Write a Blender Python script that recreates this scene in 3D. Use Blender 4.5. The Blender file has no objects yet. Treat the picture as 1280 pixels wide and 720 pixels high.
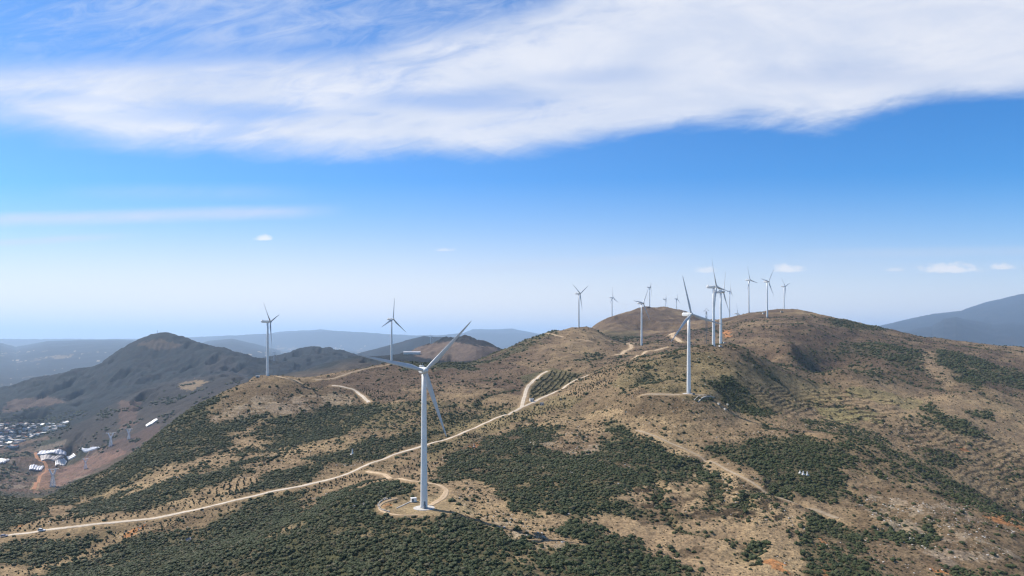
import bpy, bmesh, math, random
import numpy as np
from mathutils import Matrix, Vector
R = math.radians
random.seed(7); rng = np.random.default_rng(11)
sc = bpy.context.scene
root_col = sc.collection

# ------------------------------------------------------------------ camera
F = 853.0            # focal length in pixels of the 1280 px wide photograph
CX, HY = 640.0, 425.0
cam_d = bpy.data.cameras.new('camera'); cam = bpy.data.objects.new('camera', cam_d)
root_col.objects.link(cam); sc.camera = cam
cam_d.sensor_width = 36.0; cam_d.lens = 36.0 * F / 1280.0
cam_d.shift_y = (HY - 360.0) / 1280.0
cam_d.clip_start = 1.0; cam_d.clip_end = 200000.0
cam.location = (0, 0, 0); cam.rotation_euler = (R(90), 0, 0)

# ------------------------------------------------------------------ light and view
SUN_EL, SUN_AZ = 47.0, -58.0        # azimuth measured from +Y (view direction), negative to the left
sun_d = bpy.data.lights.new('sun', 'SUN'); sun_d.energy = 5.0; sun_d.angle = R(0.53); sun_d.color = (1.0, 0.94, 0.84)
sun = bpy.data.objects.new('sun', sun_d); root_col.objects.link(sun)
sd = Vector((math.sin(R(SUN_AZ)) * math.cos(R(SUN_EL)), math.cos(R(SUN_AZ)) * math.cos(R(SUN_EL)), math.sin(R(SUN_EL))))
sun.rotation_euler = sd.to_track_quat('Z', 'Y').to_euler()
sc.view_settings.view_transform = 'Standard'; sc.view_settings.look = 'None'
sc.view_settings.exposure = 0.55; sc.view_settings.gamma = 1.0; sc.view_settings.use_curve_mapping = False
sc.cycles.max_bounces = 4; sc.cycles.diffuse_bounces = 2; sc.cycles.glossy_bounces = 2
sc.cycles.volume_bounces = 1; sc.cycles.use_denoising = True
sc.cycles.pixel_filter_type = 'BLACKMAN_HARRIS'; sc.cycles.filter_width = 1.3

# ------------------------------------------------------------------ node helper
class NT:
    def __init__(s, tree): s.t = tree; s.n = tree.nodes; s.l = tree.links
    def new(s, typ, **kw):
        n = s.n.new(typ)
        for k, v in kw.items(): setattr(n, k, v)
        return n
    def val(s, sock, v):
        if hasattr(v, 'is_linked') or hasattr(v, 'links'): s.l.new(v, sock)
        else: sock.default_value = v
    def m(s, op, a, b=None, c=None, clamp=False):
        n = s.new('ShaderNodeMath', operation=op); n.use_clamp = clamp
        s.val(n.inputs[0], a)
        if b is not None: s.val(n.inputs[1], b)
        if c is not None: s.val(n.inputs[2], c)
        return n.outputs[0]
    def ss(s, x, a, b):      # smoothstep of x between a and b
        n = s.new('ShaderNodeMapRange', interpolation_type='SMOOTHSTEP')
        s.val(n.inputs[0], x); s.val(n.inputs[1], a); s.val(n.inputs[2], b)
        n.inputs[3].default_value = 0; n.inputs[4].default_value = 1
        return n.outputs[0]
    def vec(s, x, y, z=0.0):
        n = s.new('ShaderNodeCombineXYZ'); s.val(n.inputs[0], x); s.val(n.inputs[1], y); s.val(n.inputs[2], z)
        return n.outputs[0]
    def noise(s, v, scale, det=4.0, rough=0.5, dist=0.0, col=False):
        n = s.new('ShaderNodeTexNoise'); s.val(n.inputs['Vector'], v)
        n.inputs['Scale'].default_value = scale; n.inputs['Detail'].default_value = det
        n.inputs['Roughness'].default_value = rough; n.inputs['Distortion'].default_value = dist
        return n.outputs[1 if col else 0]
    def mix(s, f, a, b, mode='MIX'):
        n = s.new('ShaderNodeMix', data_type='RGBA', blend_type=mode)
        s.val(n.inputs[0], f); s.val(n.inputs[6], a); s.val(n.inputs[7], b)
        return n.outputs[2]
    def curve(s, x, x0, x1, y0, y1, pts):
        """piecewise curve y(x) through pts given in real units"""
        n = s.new('ShaderNodeFloatCurve')
        mr = s.new('ShaderNodeMapRange'); s.val(mr.inputs[0], x); mr.inputs[1].default_value = x0; mr.inputs[2].default_value = x1
        s.l.new(mr.outputs[0], n.inputs['Value'])
        c = n.mapping.curves[0]
        q = [((a - x0) / (x1 - x0), (b - y0) / (y1 - y0)) for a, b in pts]
        c.points[0].location = q[0]; c.points[1].location = q[-1]
        for p in q[1:-1]: c.points.new(*p)
        n.mapping.update()
        return s.m('MULTIPLY_ADD', n.outputs[0], y1 - y0, y0)

# ------------------------------------------------------------------ world: sky with cirrus
world = bpy.data.worlds.new('World'); sc.world = world; world.use_nodes = True
wt = NT(world.node_tree); wt.n.clear()
sky = wt.new('ShaderNodeTexSky', sky_type='NISHITA'); sky.sun_disc = False
sky.sun_elevation = R(SUN_EL); sky.sun_rotation = R(SUN_AZ)
sky.altitude = 2200; sky.air_density = 1.0; sky.dust_density = 0.6; sky.ozone_density = 2.0
geo = wt.new('ShaderNodeTexCoord'); sep = wt.new('ShaderNodeSeparateXYZ'); wt.l.new(geo.outputs['Generated'], sep.inputs[0])
dy = wt.m('MAXIMUM', sep.outputs[1], 0.05)
X = wt.m('MULTIPLY', wt.m('DIVIDE', sep.outputs[0], dy), F)      # tangent-plane coordinates of the sky ahead
Hh = wt.m('MULTIPLY', wt.m('DIVIDE', sep.outputs[2], dy), F)
front = wt.ss(sep.outputs[1], 0.05, 0.35)
P = wt.vec(wt.m('MULTIPLY', X, 0.0035), wt.m('MULTIPLY', Hh, 0.013))
warp = wt.noise(P, 1.0, 6, 0.6, 0.6)
warp2 = wt.noise(wt.vec(wt.m('MULTIPLY', X, 0.0016), wt.m('MULTIPLY_ADD', X, -.0012, wt.m('MULTIPLY', Hh, 0.0085)), 3.3), 1.6, 7, 0.55, 0.45)
fine = wt.noise(wt.vec(wt.m('MULTIPLY', X, 0.009), wt.m('MULTIPLY_ADD', X, -.006, wt.m('MULTIPLY', Hh, 0.03)), 7.1), 1.3, 8, 0.65, 1.2)
def h(py): return HY - py
x2 = lambda px: px - CX
low = wt.curve(X, -900, 900, 0, 500, [(-900, h(160)), (x2(0), h(158)), (x2(150), h(176)), (x2(300), h(191)), (x2(450), h(194)), (x2(600), h(197)),
     (x2(690), h(187)), (x2(780), h(174)), (x2(880), h(160)), (x2(960), h(156)), (x2(1050), h(154)), (x2(1100), h(142)), (x2(1200), h(130)), (x2(1280), h(124)), (900, h(110))])
top = wt.curve(X, -900, 900, 0, 900, [(-900, h(60)), (x2(0), h(78)), (x2(150), h(72)), (x2(300), h(66)), (x2(450), h(62)), (x2(520), h(42)), (x2(600), h(25)),
     (x2(660), h(8)), (x2(720), h(-20)), (x2(800), h(-150)), (x2(1000), h(-300)), (900, h(-450))])
Hw = wt.m('MULTIPLY_ADD', wt.m('SUBTRACT', fine, 0.5), 18.0, wt.m('MULTIPLY_ADD', wt.m('SUBTRACT', warp, 0.5), 52.0, Hh))
Hw2 = wt.m('MULTIPLY_ADD', wt.m('SUBTRACT', warp2, 0.5), 40.0, Hh)
dl = wt.m('SUBTRACT', Hw, low); du_ = wt.m('SUBTRACT', top, Hw2)
edge_l = wt.ss(dl, wt.curve(X, -900, 900, -80, 0, [(-900, -22), (x2(0), -22), (x2(600), -10), (x2(1280), -8), (900, -8)]),
                  wt.curve(X, -900, 900, 0, 80, [(-900, 60), (x2(0), 38), (x2(350), 26), (x2(600), 26), (x2(800), 24), (x2(1280), 26), (900, 20)]))
edge_u = wt.ss(du_, -14.0, 30.0)
body = wt.m('MULTIPLY', edge_l, edge_u)
thick = wt.m('MULTIPLY_ADD', wt.ss(wt.m('MULTIPLY_ADD', wt.m('SUBTRACT', fine, .5), 0.36, warp2), wt.curve(X, -900, 900, 0, 1, [(-900, .30), (x2(300), .31), (x2(620), .32), (x2(760), .22), (900, .18)]), wt.curve(X, -900, 900, 0, 1, [(-900, .56), (x2(300), .55), (x2(620), .52), (x2(760), .46), (900, .42)])), 0.36, 0.61)
body = wt.m('MULTIPLY', body, thick)
def soft(px, py, rx, ry):
    ax = wt.m('DIVIDE', wt.m('SUBTRACT', X, x2(px)), rx); ay = wt.m('DIVIDE', wt.m('SUBTRACT', wt.m('MULTIPLY_ADD', wt.m('SUBTRACT', warp, .5), 40.0, Hh), h(py)), ry)
    return wt.m('SUBTRACT', 1.0, wt.ss(wt.m('SQRT', wt.m('ADD', wt.m('MULTIPLY', ax, ax), wt.m('MULTIPLY', ay, ay))), .1, 1.0))
for g_ in ((570, 124, 190, 24, .45), (280, 140, 260, 16, .32), (430, 178, 200, 12, .25), (60, 120, 120, 12, .2), (745, 95, 120, 20, .25), (1060, 92, 210, 22, .18), (90, 168, 160, 18, .25)):
    body = wt.m('MULTIPLY', body, wt.m('SUBTRACT', 1.0, wt.m('MULTIPLY', soft(*g_[:4]), g_[4])))
# thin wisps above the band
wisp = wt.m('MULTIPLY', wt.m('MULTIPLY', wt.ss(wt.m('MULTIPLY_ADD', fine, 0.5, wt.m('MULTIPLY', warp2, 0.8)), 0.52, 0.86), wt.ss(Hh, h(110), h(30))), 0.62)
# long thin streaks
def streak(px0, px1, py, th, slope, amt):
    c = wt.m('MULTIPLY_ADD', wt.m('SUBTRACT', X, x2(px0)), slope, h(py))
    d = wt.m('ABSOLUTE', wt.m('SUBTRACT', wt.m('MULTIPLY_ADD', wt.m('SUBTRACT', warp, 0.5), 9.0, Hh), c))
    a = wt.m('SUBTRACT', 1.0, wt.ss(d, 0.0, th))
    L = wt.m('MULTIPLY', wt.ss(X, x2(px0) - 90, x2(px0) + 60), wt.m('SUBTRACT', 1.0, wt.ss(X, x2(px1) - 130, x2(px1))))
    return wt.m('MULTIPLY', wt.m('MULTIPLY', wt.m('MULTIPLY', a, L), wt.m('MULTIPLY_ADD', fine, 0.9, 0.25)), amt)
def puff(px, py, rx, ry, amt):
    ax = wt.m('DIVIDE', wt.m('SUBTRACT', X, x2(px)), rx)
    ddy = wt.m('SUBTRACT', Hh, h(py))
    ay = wt.m('DIVIDE', ddy, wt.m('MULTIPLY_ADD', wt.ss(ddy, -1.0, 1.0), ry * 0.65, ry * 0.35))
    r = wt.m('SQRT', wt.m('ADD', wt.m('MULTIPLY', ax, ax), wt.m('MULTIPLY', ay, ay)))
    pn = wt.noise(wt.vec(wt.m('MULTIPLY', X, 0.05), wt.m('MULTIPLY', Hh, 0.09), px * 0.1), 1.5, 5, 0.6)
    r = wt.m('MULTIPLY_ADD', wt.m('SUBTRACT', pn, 0.5), 1.6, r)
    return wt.m('MULTIPLY', wt.m('SUBTRACT', 1.0, wt.ss(r, 0.25, 1.05)), amt)
parts = [streak(-60, 450, 277, 13, 0.028, 0.95), streak(-60, 200, 306, 7, 0.05, 0.75), streak(610, 900, 335, 11, 0.055, 0.5),
         streak(1040, 1500, 318, 11, 0.02, 0.5), streak(120, 420, 240, 16, 0.0, 0.22), streak(950, 1500, 333, 14, 0.0, 0.25),
         ]
puffs = [puff(330, 299, 14, 6, 0.9), puff(554, 313, 15, 4, 0.5), puff(882, 339, 18, 7, 0.7), puff(985, 338, 24, 9, 0.95), puff(1186, 338, 46, 11, 1.0),
         puff(1254, 335, 18, 8, 0.9), puff(1118, 338, 18, 5, 0.5)]
tot = wt.m('SUBTRACT', 1.0, wt.m('MULTIPLY', wt.m('SUBTRACT', 1.0, body), wt.m('SUBTRACT', 1.0, wisp)))
for p_ in parts:
    tot = wt.m('SUBTRACT', 1.0, wt.m('MULTIPLY', wt.m('SUBTRACT', 1.0, tot), wt.m('SUBTRACT', 1.0, p_)))
tot = wt.m('MULTIPLY', wt.m('MULTIPLY', tot, front), 0.97)
SKY_S = 0.11; EXP = 2 ** 0.55
def sk(r, g, b):        # display sRGB -> value for the sky node
    f = lambda v: ((v / 255 + .055) / 1.055) ** 2.4 / (SKY_S * EXP)
    return (f(r), f(g), f(b), 1)
hs = wt.new('ShaderNodeHueSaturation'); hs.inputs['Saturation'].default_value = 1.5; hs.inputs['Value'].default_value = 1.0
wt.l.new(sky.outputs[0], hs.inputs['Color'])
skc = wt.mix(1.0, hs.outputs[0], (0.36, 0.90, 1.0, 1), 'MULTIPLY')
side = wt.ss(X, 700.0, -700.0)                 # thin veil is deeper towards the sun side
el = wt.m('SUBTRACT', Hh, wt.m('MULTIPLY', side, 28.0))
veil = wt.m('SUBTRACT', 1.0, wt.ss(el, 5.0, 222.0))
veil = wt.m('MAXIMUM', wt.m('MULTIPLY', veil, .96), wt.m('MULTIPLY', side, .14))
skc = wt.mix(veil, skc, wt.mix(wt.ss(el, 0.0, 150.0), sk(276, 260, 240), sk(206, 217, 237)))
csh = wt.mix(wt.m('MULTIPLY', body, wt.ss(wt.m('MULTIPLY_ADD', fine, .15, wt.m('MULTIPLY', warp, .9)), .35, .72)), sk(214, 222, 240), sk(244, 244, 249))
fin = wt.mix(tot, skc, csh)
pt = puffs[0]
for q_ in puffs[1:]: pt = wt.m('MAXIMUM', pt, q_)
fin = wt.mix(wt.m('MULTIPLY', pt, front), fin, sk(255, 252, 250))
bg = wt.new('ShaderNodeBackground'); wt.l.new(fin, bg.inputs[0]); bg.inputs[1].default_value = SKY_S
wo = wt.new('ShaderNodeOutputWorld'); wt.l.new(bg.outputs[0], wo.inputs[0])

# ------------------------------------------------------------------ numpy noise
def perlin(x, y, seed=0):
    xi = np.floor(x).astype(np.int64); yi = np.floor(y).astype(np.int64)
    xf = (x - xi).astype(np.float32); yf = (y - yi).astype(np.float32)
    def g(ix, iy, dx, dy_):
        hsh = (ix * 374761393 + iy * 668265263 + seed * 974711) & 0xffffffff
        hsh = ((hsh ^ (hsh >> 13)) * 1274126177) & 0xffffffff
        hsh = hsh ^ (hsh >> 16)
        a = (hsh & 1023).astype(np.float32) * (2 * np.pi / 1024)
        return np.cos(a) * dx + np.sin(a) * dy_
    ux = xf * xf * xf * (xf * (xf * 6 - 15) + 10); uy = yf * yf * yf * (yf * (yf * 6 - 15) + 10)
    a = g(xi, yi, xf, yf); b = g(xi + 1, yi, xf - 1, yf); c = g(xi, yi + 1, xf, yf - 1); d = g(xi + 1, yi + 1, xf - 1, yf - 1)
    return ((a + ux * (b - a)) * (1 - uy) + (c + ux * (d - c)) * uy) * 1.5
def fbm(x, y, wl, octv, seed=0, gain=0.5):
    s = 0; a = 1.0; n = 0
    for o in range(octv):
        k = 2.0 ** o / wl
        s = s + a * perlin(x * k + 17.3 * o, y * k - 9.1 * o, seed + o); n += a; a *= gain
    return s / n
def sstep(x, a, b):
    t = np.clip((x - a) / (b - a), 0, 1); return t * t * (3 - 2 * t)

# ------------------------------------------------------------------ terrain heights
# control points (px, py, distance): the ground seen at that spot of the view; ('h', px, distance, z): ground hidden behind a crest
CP = [
 # left edge and the track
 (0,720,400),(0,671,480),(0,648,530),(0,627,575),(-150,660,500),(-150,620,600),(60,706,430),(60,660,492),(60,640,560),(50,628,620),(110,654,500),
 (150,700,440),(160,651,505),(120,622,640),(100,601,700),(200,672,465),(230,640,515),(180,557,800),(215,590,640),(200,610,590),(240,512,880),(250,565,700),
 (280,492,930),(300,540,770),(305,481,950),(330,471,1000),(345,470,1010),(300,624,528),(300,600,590),(300,650,480),(300,516,840),(345,613,545),
 (380,607,560),(380,575,640),(380,630,500),(350,650,460),(360,500,900),(400,520,850),(430,500,930),(380,474,1060),(425,466,1140),(460,462,1200),(489,455,1250),
 (520,455,1270),(545,456,1300),(575,461,1320),(600,461,1300),(440,590,590),(450,560,670),(470,540,730),(470,490,980),(500,563,650),(500,530,760),(540,500,880),(520,470,1120),
 (560,490,930),(570,545,700),(620,520,790),(620,490,920),(600,470,1080),(650,510,820),(690,490,930),(730,470,1000),(683,465,1080),(655,485,960),(640,470,1060),
 # forward slope with the nearest tower
 (530,635,397),(495,630,404),(570,636,400),(480,638,398),(600,636,405),(545,607,450),(530,650,375),(530,680,340),(530,720,303),(430,720,310),(350,720,330),(250,720,352),
 (300,688,375),(370,655,398),(430,622,420),(460,605,470),(450,680,345),(400,640,440),('h',250,420,-130),('h',300,450,-128),('h',200,400,-130),(250,690,420),(100,720,405),
 (600,675,345),(640,720,302),(640,650,385),(640,615,455),(600,600,500),(620,570,590),(660,550,640),(700,530,680),(740,520,720),(700,560,600),(740,560,590),(700,600,480),
 (700,650,390),(740,690,340),(760,650,400),(800,620,440),(800,570,555),(790,535,640),(830,555,590),(870,570,560),(900,595,505),(850,615,455),(860,650,400),(860,700,345),
 (800,505,670),(830,492,690),(862,492,689),(890,494,690),(862,520,640),(920,530,640),(930,560,570),(960,600,490),(1010,630,450),(920,640,415),(980,680,370),(1000,720,335),
 (1040,660,410),(1100,700,360),(1150,720,348),(1150,660,415),(1220,690,385),(1280,720,365),(1280,680,420),(1360,720,390),(1000,560,580),(960,535,640),(1060,580,540),
 (1100,620,480),(1040,545,610),(1100,560,590),(1150,590,560),(1200,620,530),(1280,655,500),(1360,690,470),
 ('h',1100,680,-108),('h',1180,640,-128),('h',1280,590,-158),
 (960,512,730),(920,505,720),(1000,520,760),(1060,520,800),(1000,500,860),(1050,500,900),(1100,515,860),(1100,545,740),(1180,560,740),(1280,600,700),(1180,520,880),
 (1280,550,850),(1280,510,1010),(1200,492,1030),(1130,492,1000),(1360,560,860),
 (780,475,790),(820,465,800),(800,452,900),(840,441,930),(760,460,950),(892,433.5,922),(905,432,940),(930,438,930),(960,452,980),(990,468,1000),(1030,482,1000),
 (870,460,800),(920,470,780),(960,480,850),(900,450,860),
 ('h',840,1080,-24),('h',900,1090,-16),('h',960,1120,-34),('h',1010,1150,-62),
 # middle ridges
 (801,432,1365),(775,441,1270),(830,432,1330),(740,445,1200),(700,455,1120),(680,445,1250),(640,455,1200),(600,456,1290),(723,411,1585),(740,412,1570),(700,414,1550),
 (680,418,1530),(650,429,1480),(625,440,1420),(605,449,1370),(760,425,1600),(780,432,1480),(850,425,1500),(850,430,1400),('h',723,1800,-5),('h',680,1800,-60),('h',640,1750,-110),('h',600,1700,-130),
 (765,399,2330),(745,407,2250),(790,391,2420),(815,387,2500),(850,391,2480),(800,410,2000),(850,410,1950),(880,402,2150),(820,422,1650),(760,412,2000),
 (900,405,1800),(900,425,1400),(930,395,1850),(950,391,1830),(975,389,1810),(1000,390,1800),(940,410,1480),(980,400,1620),(960,428,1250),(1010,410,1420),(1000,440,1150),
 (1040,399,1790),(1060,403,1770),(1100,410,1720),(1150,420,1700),(1200,429,1800),(1060,425,1420),(1100,435,1300),(1130,430,1450),(1150,445,1280),
 (1180,438,1420),(1230,450,1350),(1280,468,1260),(1360,480,1250),(1100,470,1080),(1050,462,1080),(1180,475,1120),(1220,460,1250),(1280,490,1130),(1150,490,1040),
 ('h',975,2300,40),('h',880,2500,60),('h',920,2600,20),('h',845,2850,50),('h',760,2900,0),('h',1100,2100,-60),('h',1280,2700,-220),('h',800,3600,-200),('h',1000,3200,-180),('h',1200,3200,-300),('h',700,3000,-250),
 ('h',600,3600,-380),('h',900,4500,-380),('h',1100,4500,-400),('h',1300,4500,-400),('h',600,2300,-190),('h',650,2400,-180),
 # hidden drop behind the left slope
 ('h',60,800,-215),('h',120,900,-225),('h',180,1000,-215),('h',240,1100,-200),('h',300,1180,-165),('h',0,750,-200),('h',60,1200,-330),('h',150,1300,-310),('h',240,1450,-255),('h',330,1450,-200),
 ('h',400,1500,-190),('h',480,1600,-180),('h',550,1600,-140),('h',-150,900,-260),('h',420,1300,-110),
 # valley, village and the spur with pylons
 (0,615,1500),(45,610,1620),(70,600,1800),(0,590,1800),(50,575,2050),(100,575,2050),(140,560,1980),(0,560,2200),(30,545,2450),(60,530,2750),(0,532,2650),(0,520,2950),(40,520,2950),
 (90,540,2250),(160,540,2080),(190,545,1950),(130,515,2400),(180,492,2520),(215,520,2130),(215,485,2520),(250,479,2540),(280,472,2560),(-150,580,2000),(-150,530,2800),
 # the cone mountain
 (0,505,3300),(0,488,3700),(40,478,3760),(60,472,3800),(100,464,3850),(125,459,3880),(140,447,3900),(165,431,3950),(185,420,3980),(203,416.5,4000),(222,421,3990),(245,431,3960),
 (280,441,3900),(310,449,3850),(335,455,3800),(200,450,3620),(200,480,3200),(120,490,3300),(80,505,3150),(100,515,2900),(260,460,3400),(160,470,3350),
 ('h',205,5000,-320),('h',0,4150,-360),('h',60,4150,-290),('h',100,4180,-240),('h',130,4200,-200),('h',160,4220,-110),('h',203,4300,-60),('h',245,4220,-110),('h',280,4180,-150),('h',310,4100,-180),('h',335,4080,-190),(1200,428.7,1720),(1240,434,1750),(1280,438.5,1800),(1360,447,1900),('h',1280,2100,-110),('h',1360,2200,-130),('h',1200,2100,-60),('h',60,4800,-420),('h',330,4800,-330),('h',-150,4400,-420),(-150,515,3600),('h',380,3000,-200),('h',330,2600,-170),('h',440,3200,-250),
 (370,467,2300),(395,464,2350),(400,459,2450),(430,452,2500),(465,449,2500),(490,449,2480),(450,458,2250),
 (322,451,4400),(355,444,4450),(400,437,4500),(425,441,4450),(445,447,4350),(380,450,3900),('h',400,5200,-350),
 (515,443,2750),(530,437,2850),(550,429,2950),(575,427,3000),(600,431,2980),(615,437,2950),(630,445,2850),(570,440,2600),(600,447,2500),('h',570,3400,-130),
 ('h',640,200,-108),('h',200,250,-128),('h',1100,220,-112),('h',640,60,-112),('h',0,150,-135),('h',1300,150,-125),
]
pts = []
for c in CP:
    if c[0] == 'h': _, px, Y, z = c
    else:
        px, py, Y = c; z = (HY - py) * Y / F
    pts.append(((px - CX) / F, Y, z))
pts = np.array(pts)
A_, B_ = 2.2, 1.5
def feat(u, Y): return u * A_, np.log(Y) * B_
pu, pv = feat(pts[:, 0], pts[:, 1])
def tps(d2): return 0.5 * d2 * np.log(d2 + 1e-9)
n = len(pts)
K = tps((pu[:, None] - pu[None]) ** 2 + (pv[:, None] - pv[None]) ** 2) + np.eye(n) * 2e-5
Pm = np.stack([np.ones(n), pu, pv], 1)
M_ = np.zeros((n + 3, n + 3)); M_[:n, :n] = K; M_[:n, n:] = Pm; M_[n:, :n] = Pm.T
# fit slopes z / Y^0.5 so that distant spots do not swamp near ones
SC = 0.6
wv = np.linalg.solve(M_, np.concatenate([pts[:, 2] / pts[:, 1] ** SC, np.zeros(3)]))
def base_h(u, Y):
    sh = u.shape; a, b = feat(u.ravel(), Y.ravel()); out = np.empty(a.size)
    for i in range(0, a.size, 60000):
        aa = a[i:i + 60000]; bb = b[i:i + 60000]
        d = (aa[:, None] - pu[None]) ** 2 + (bb[:, None] - pv[None]) ** 2
        out[i:i + 60000] = tps(d) @ wv[:n] + wv[n] + wv[n + 1] * aa + wv[n + 2] * bb
    return (out.reshape(sh)) * Y ** SC
NEAR_END = 4700.0
u_in = np.linspace(-0.80, 0.80, 1000)
us = np.concatenate([np.linspace(-1.7, -0.80, 90)[:-1], u_in, np.linspace(0.80, 1.7, 90)[1:]])
Ys = np.exp(np.concatenate([np.linspace(math.log(40), math.log(270), 70)[:-1], np.linspace(math.log(270), math.log(1900), 720)[:-1],
     np.linspace(math.log(1900), math.log(5000), 240)[:-1], np.linspace(math.log(5000), math.log(30000), 170)[:-1], np.linspace(math.log(30000), math.log(90000), 12)]))
# coarse evaluation of the spline, then upsampled
cu = np.linspace(-1.7, 1.7, 420); cl = np.linspace(math.log(40), math.log(5600), 420)
CU, CL = np.meshgrid(cu, cl)
CUc = np.clip(CU, -1.05, 1.05)
Zc = base_h(CUc, np.exp(CL))
def bil(G, fu, fv):
    i = np.clip(np.floor(fu).astype(int), 0, G.shape[1] - 2); j = np.clip(np.floor(fv).astype(int), 0, G.shape[0] - 2)
    a = np.clip(fu - i, 0, 1); b = np.clip(fv - j, 0, 1)
    return (G[j, i] * (1 - a) + G[j, i + 1] * a) * (1 - b) + (G[j + 1, i] * (1 - a) + G[j + 1, i + 1] * a) * b
UU, YY = np.meshgrid(us, Ys); XX = UU * YY
LY = np.log(YY)
Z = bil(Zc, (UU - cu[0]) / (cu[1] - cu[0]), (np.clip(LY, cl[0], cl[-1]) - cl[0]) / (cl[1] - cl[0]))
# far country: ridge crests (pixel column, pixel row) at a distance, with a width in ln distance
def crest(Yc, w, profile, wf=None):
    px = UU * F + CX
    zc = np.interp(px, [p[0] for p in profile], [(HY - p[1]) * Yc / F for p in profile])
    d = LY - math.log(Yc)
    k = np.where(d < 0, np.exp(-(d / (wf or w)) ** 2), np.exp(-(d / w) ** 2))
    return zc, k
plain = -430 + 45 * fbm(XX, YY, 2600, 4, 5)
far = plain.copy()
for Yc, w, wf, prof in [
    (17500, .12, .60, [(-500,430),(-200,438),(0,429),(20,434),(60,427),(100,426),(150,425),(180,427),(215,432),(235,436),(260,427),(290,424),(320,430),(350,438),(400,470),(700,470)]),
    (13500, .08, .25, [(-500,455),(-100,460),(0,455),(40,462),(90,466),(140,470),(200,475),(260,455),(310,470),(900,480)]),
    (30000, .10, .20, [(-500,436),(200,433),(250,424),(300,424),(350,415),(400,412),(450,417),(490,424),(560,424),(590,412),(640,411),(670,417),(700,421),(900,421),(1050,418),(1100,424),(1300,430)]),
    (7600, .07, .22, [(300,470),(420,452),(440,444),(460,438),(490,431),(515,425),(530,421.5),(548,423),(590,424),(602,428),(620,437),(640,450),(700,470)]),
    (18000, .10, .38, [(700,440),(1000,425),(1080,412),(1110,406),(1140,399),(1170,393),(1200,390),(1230,380),(1250,376),(1270,371),(1290,368),(1400,362),(1600,380)]),
    (13000, .10, .36, [(900,460),(1100,425),(1125,417),(1150,411),(1165,409),(1180,400),(1195,398),(1215,402),(1240,406),(1265,404),(1290,405),(1400,410),(1700,430)]),
    (26000, .10, .15, [(-500,424),(200,424),(300,419),(420,414),(520,420),(600,416),(700,418),(800,424),(1050,414),(1150,405),(1250,408),(1500,420)])]:
    zc, k = crest(Yc, w, prof, wf)
    far = np.maximum(far, plain + (zc - plain) * k)
e = 120 * (1 - np.abs(fbm(XX * .8, YY * .5, 900, 5, 31)) * 2.4) - 60
far = far + e * sstep(far - plain, 20, 200) * sstep(YY, 5000, 7000) * 0.35
tb = sstep(YY, 4350, 5100)
Z = np.maximum(Z, -460) * (1 - tb) + far * tb
# relief of the ground itself
amp = np.clip(YY / 1500, 0.5, 2.5)
relief = fbm(XX, YY, 170, 3, 41) * 5.0 * amp
gul = (0.26 - np.abs(fbm(XX * 1.5 + 0.35 * YY + 60 * fbm(XX, YY, 300, 2, 55), YY * .8, 520, 5, 51, .58))) * 150
relief = relief + (0.24 - np.abs(fbm(XX, YY, 150, 4, 45, .55))) * 9 * np.clip(YY / 900, .5, 1.6)
gate = sstep(fbm(XX, YY, 500, 2, 47), -.12, .12)
glin = np.exp(-(np.abs(fbm(XX * 1.0, YY * .8, 260, 4, 48, .55)) / .022) ** 2) * gate * (YY < 2200)
relief = relief - glin * 2.2
relief = relief + (0.25 - np.abs(fbm(XX * 1.2, YY * .7, 260, 5, 49, .6))) * 75 * sstep(YY, 2300, 2900) * (1 - .8 * np.exp(-((XX + 2039) ** 2 + (YY - 4000) ** 2) / 160 ** 2))
gully_w = sstep(YY, 1500, 2600) * (1 - sstep(YY, 5000, 5600)) 
Z0 = Z + relief * (1 - 0.3 * gully_w) * (1 - tb) + (np.minimum(gul * 1.5, 16) - 8) * gully_w * (1 - .6 * np.exp(-((XX + 2039) ** 2 + (YY - 4000) ** 2) / 260 ** 2))
# level pads under the towers: (px, py, distance, radius)
PADS = [(530, 635, 397, 20, 30), (862, 492, 689, 14, 24), (334, 470, 1003, 14, 30), (892, 433, 922, 12, 24), (901, 430.5, 1050, 12, 20), (801, 432, 1365, 14, 28), (723, 411, 1585, 14, 30)]
for px, py, Y, r0, r1 in PADS:
    x0 = (px - CX) / F * Y; z0 = (HY - py) * Y / F
    w = 1 - sstep(np.hypot(XX - x0, YY - Y), r0, r1)
    Z0 = Z0 * (1 - w) + z0 * w

iu = lambda u: np.interp(u, us, np.arange(len(us)))
iv = lambda Y: np.interp(np.log(Y), np.log(Ys), np.arange(len(Ys)))
def ground_z(G, x, y):
    x = np.asarray(x, float); y = np.asarray(y, float)
    return bil(G, iu(x / y), iv(y))
def hit(px, py, G=None, ymin=250.0, ymax=1e9):
    """first ground point under pixel (px, py) of the 1280 px photograph"""
    G = Z0 if G is None else G
    u = (px - CX) / F; f = iu(u); i = int(min(max(math.floor(f), 0), len(us) - 2)); a = f - i
    col = G[:, i] * (1 - a) + G[:, i + 1] * a
    s = HY - col / Ys * F                    # pixel row of each grid row
    j0 = int(np.searchsorted(Ys, ymin))
    idx = np.nonzero(s[j0:] <= py)[0]
    if len(idx) == 0: return None
    j = j0 + idx[0]
    if j == 0: Y = Ys[0]
    else:
        t = (s[j - 1] - py) / max(s[j - 1] - s[j], 1e-6); t = min(max(t, 0), 1)
        Y = Ys[j - 1] * (1 - t) + Ys[j] * t
    if Y > ymax: return None
    return (u * Y, Y, float(np.interp(Y, Ys, col)))

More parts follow.
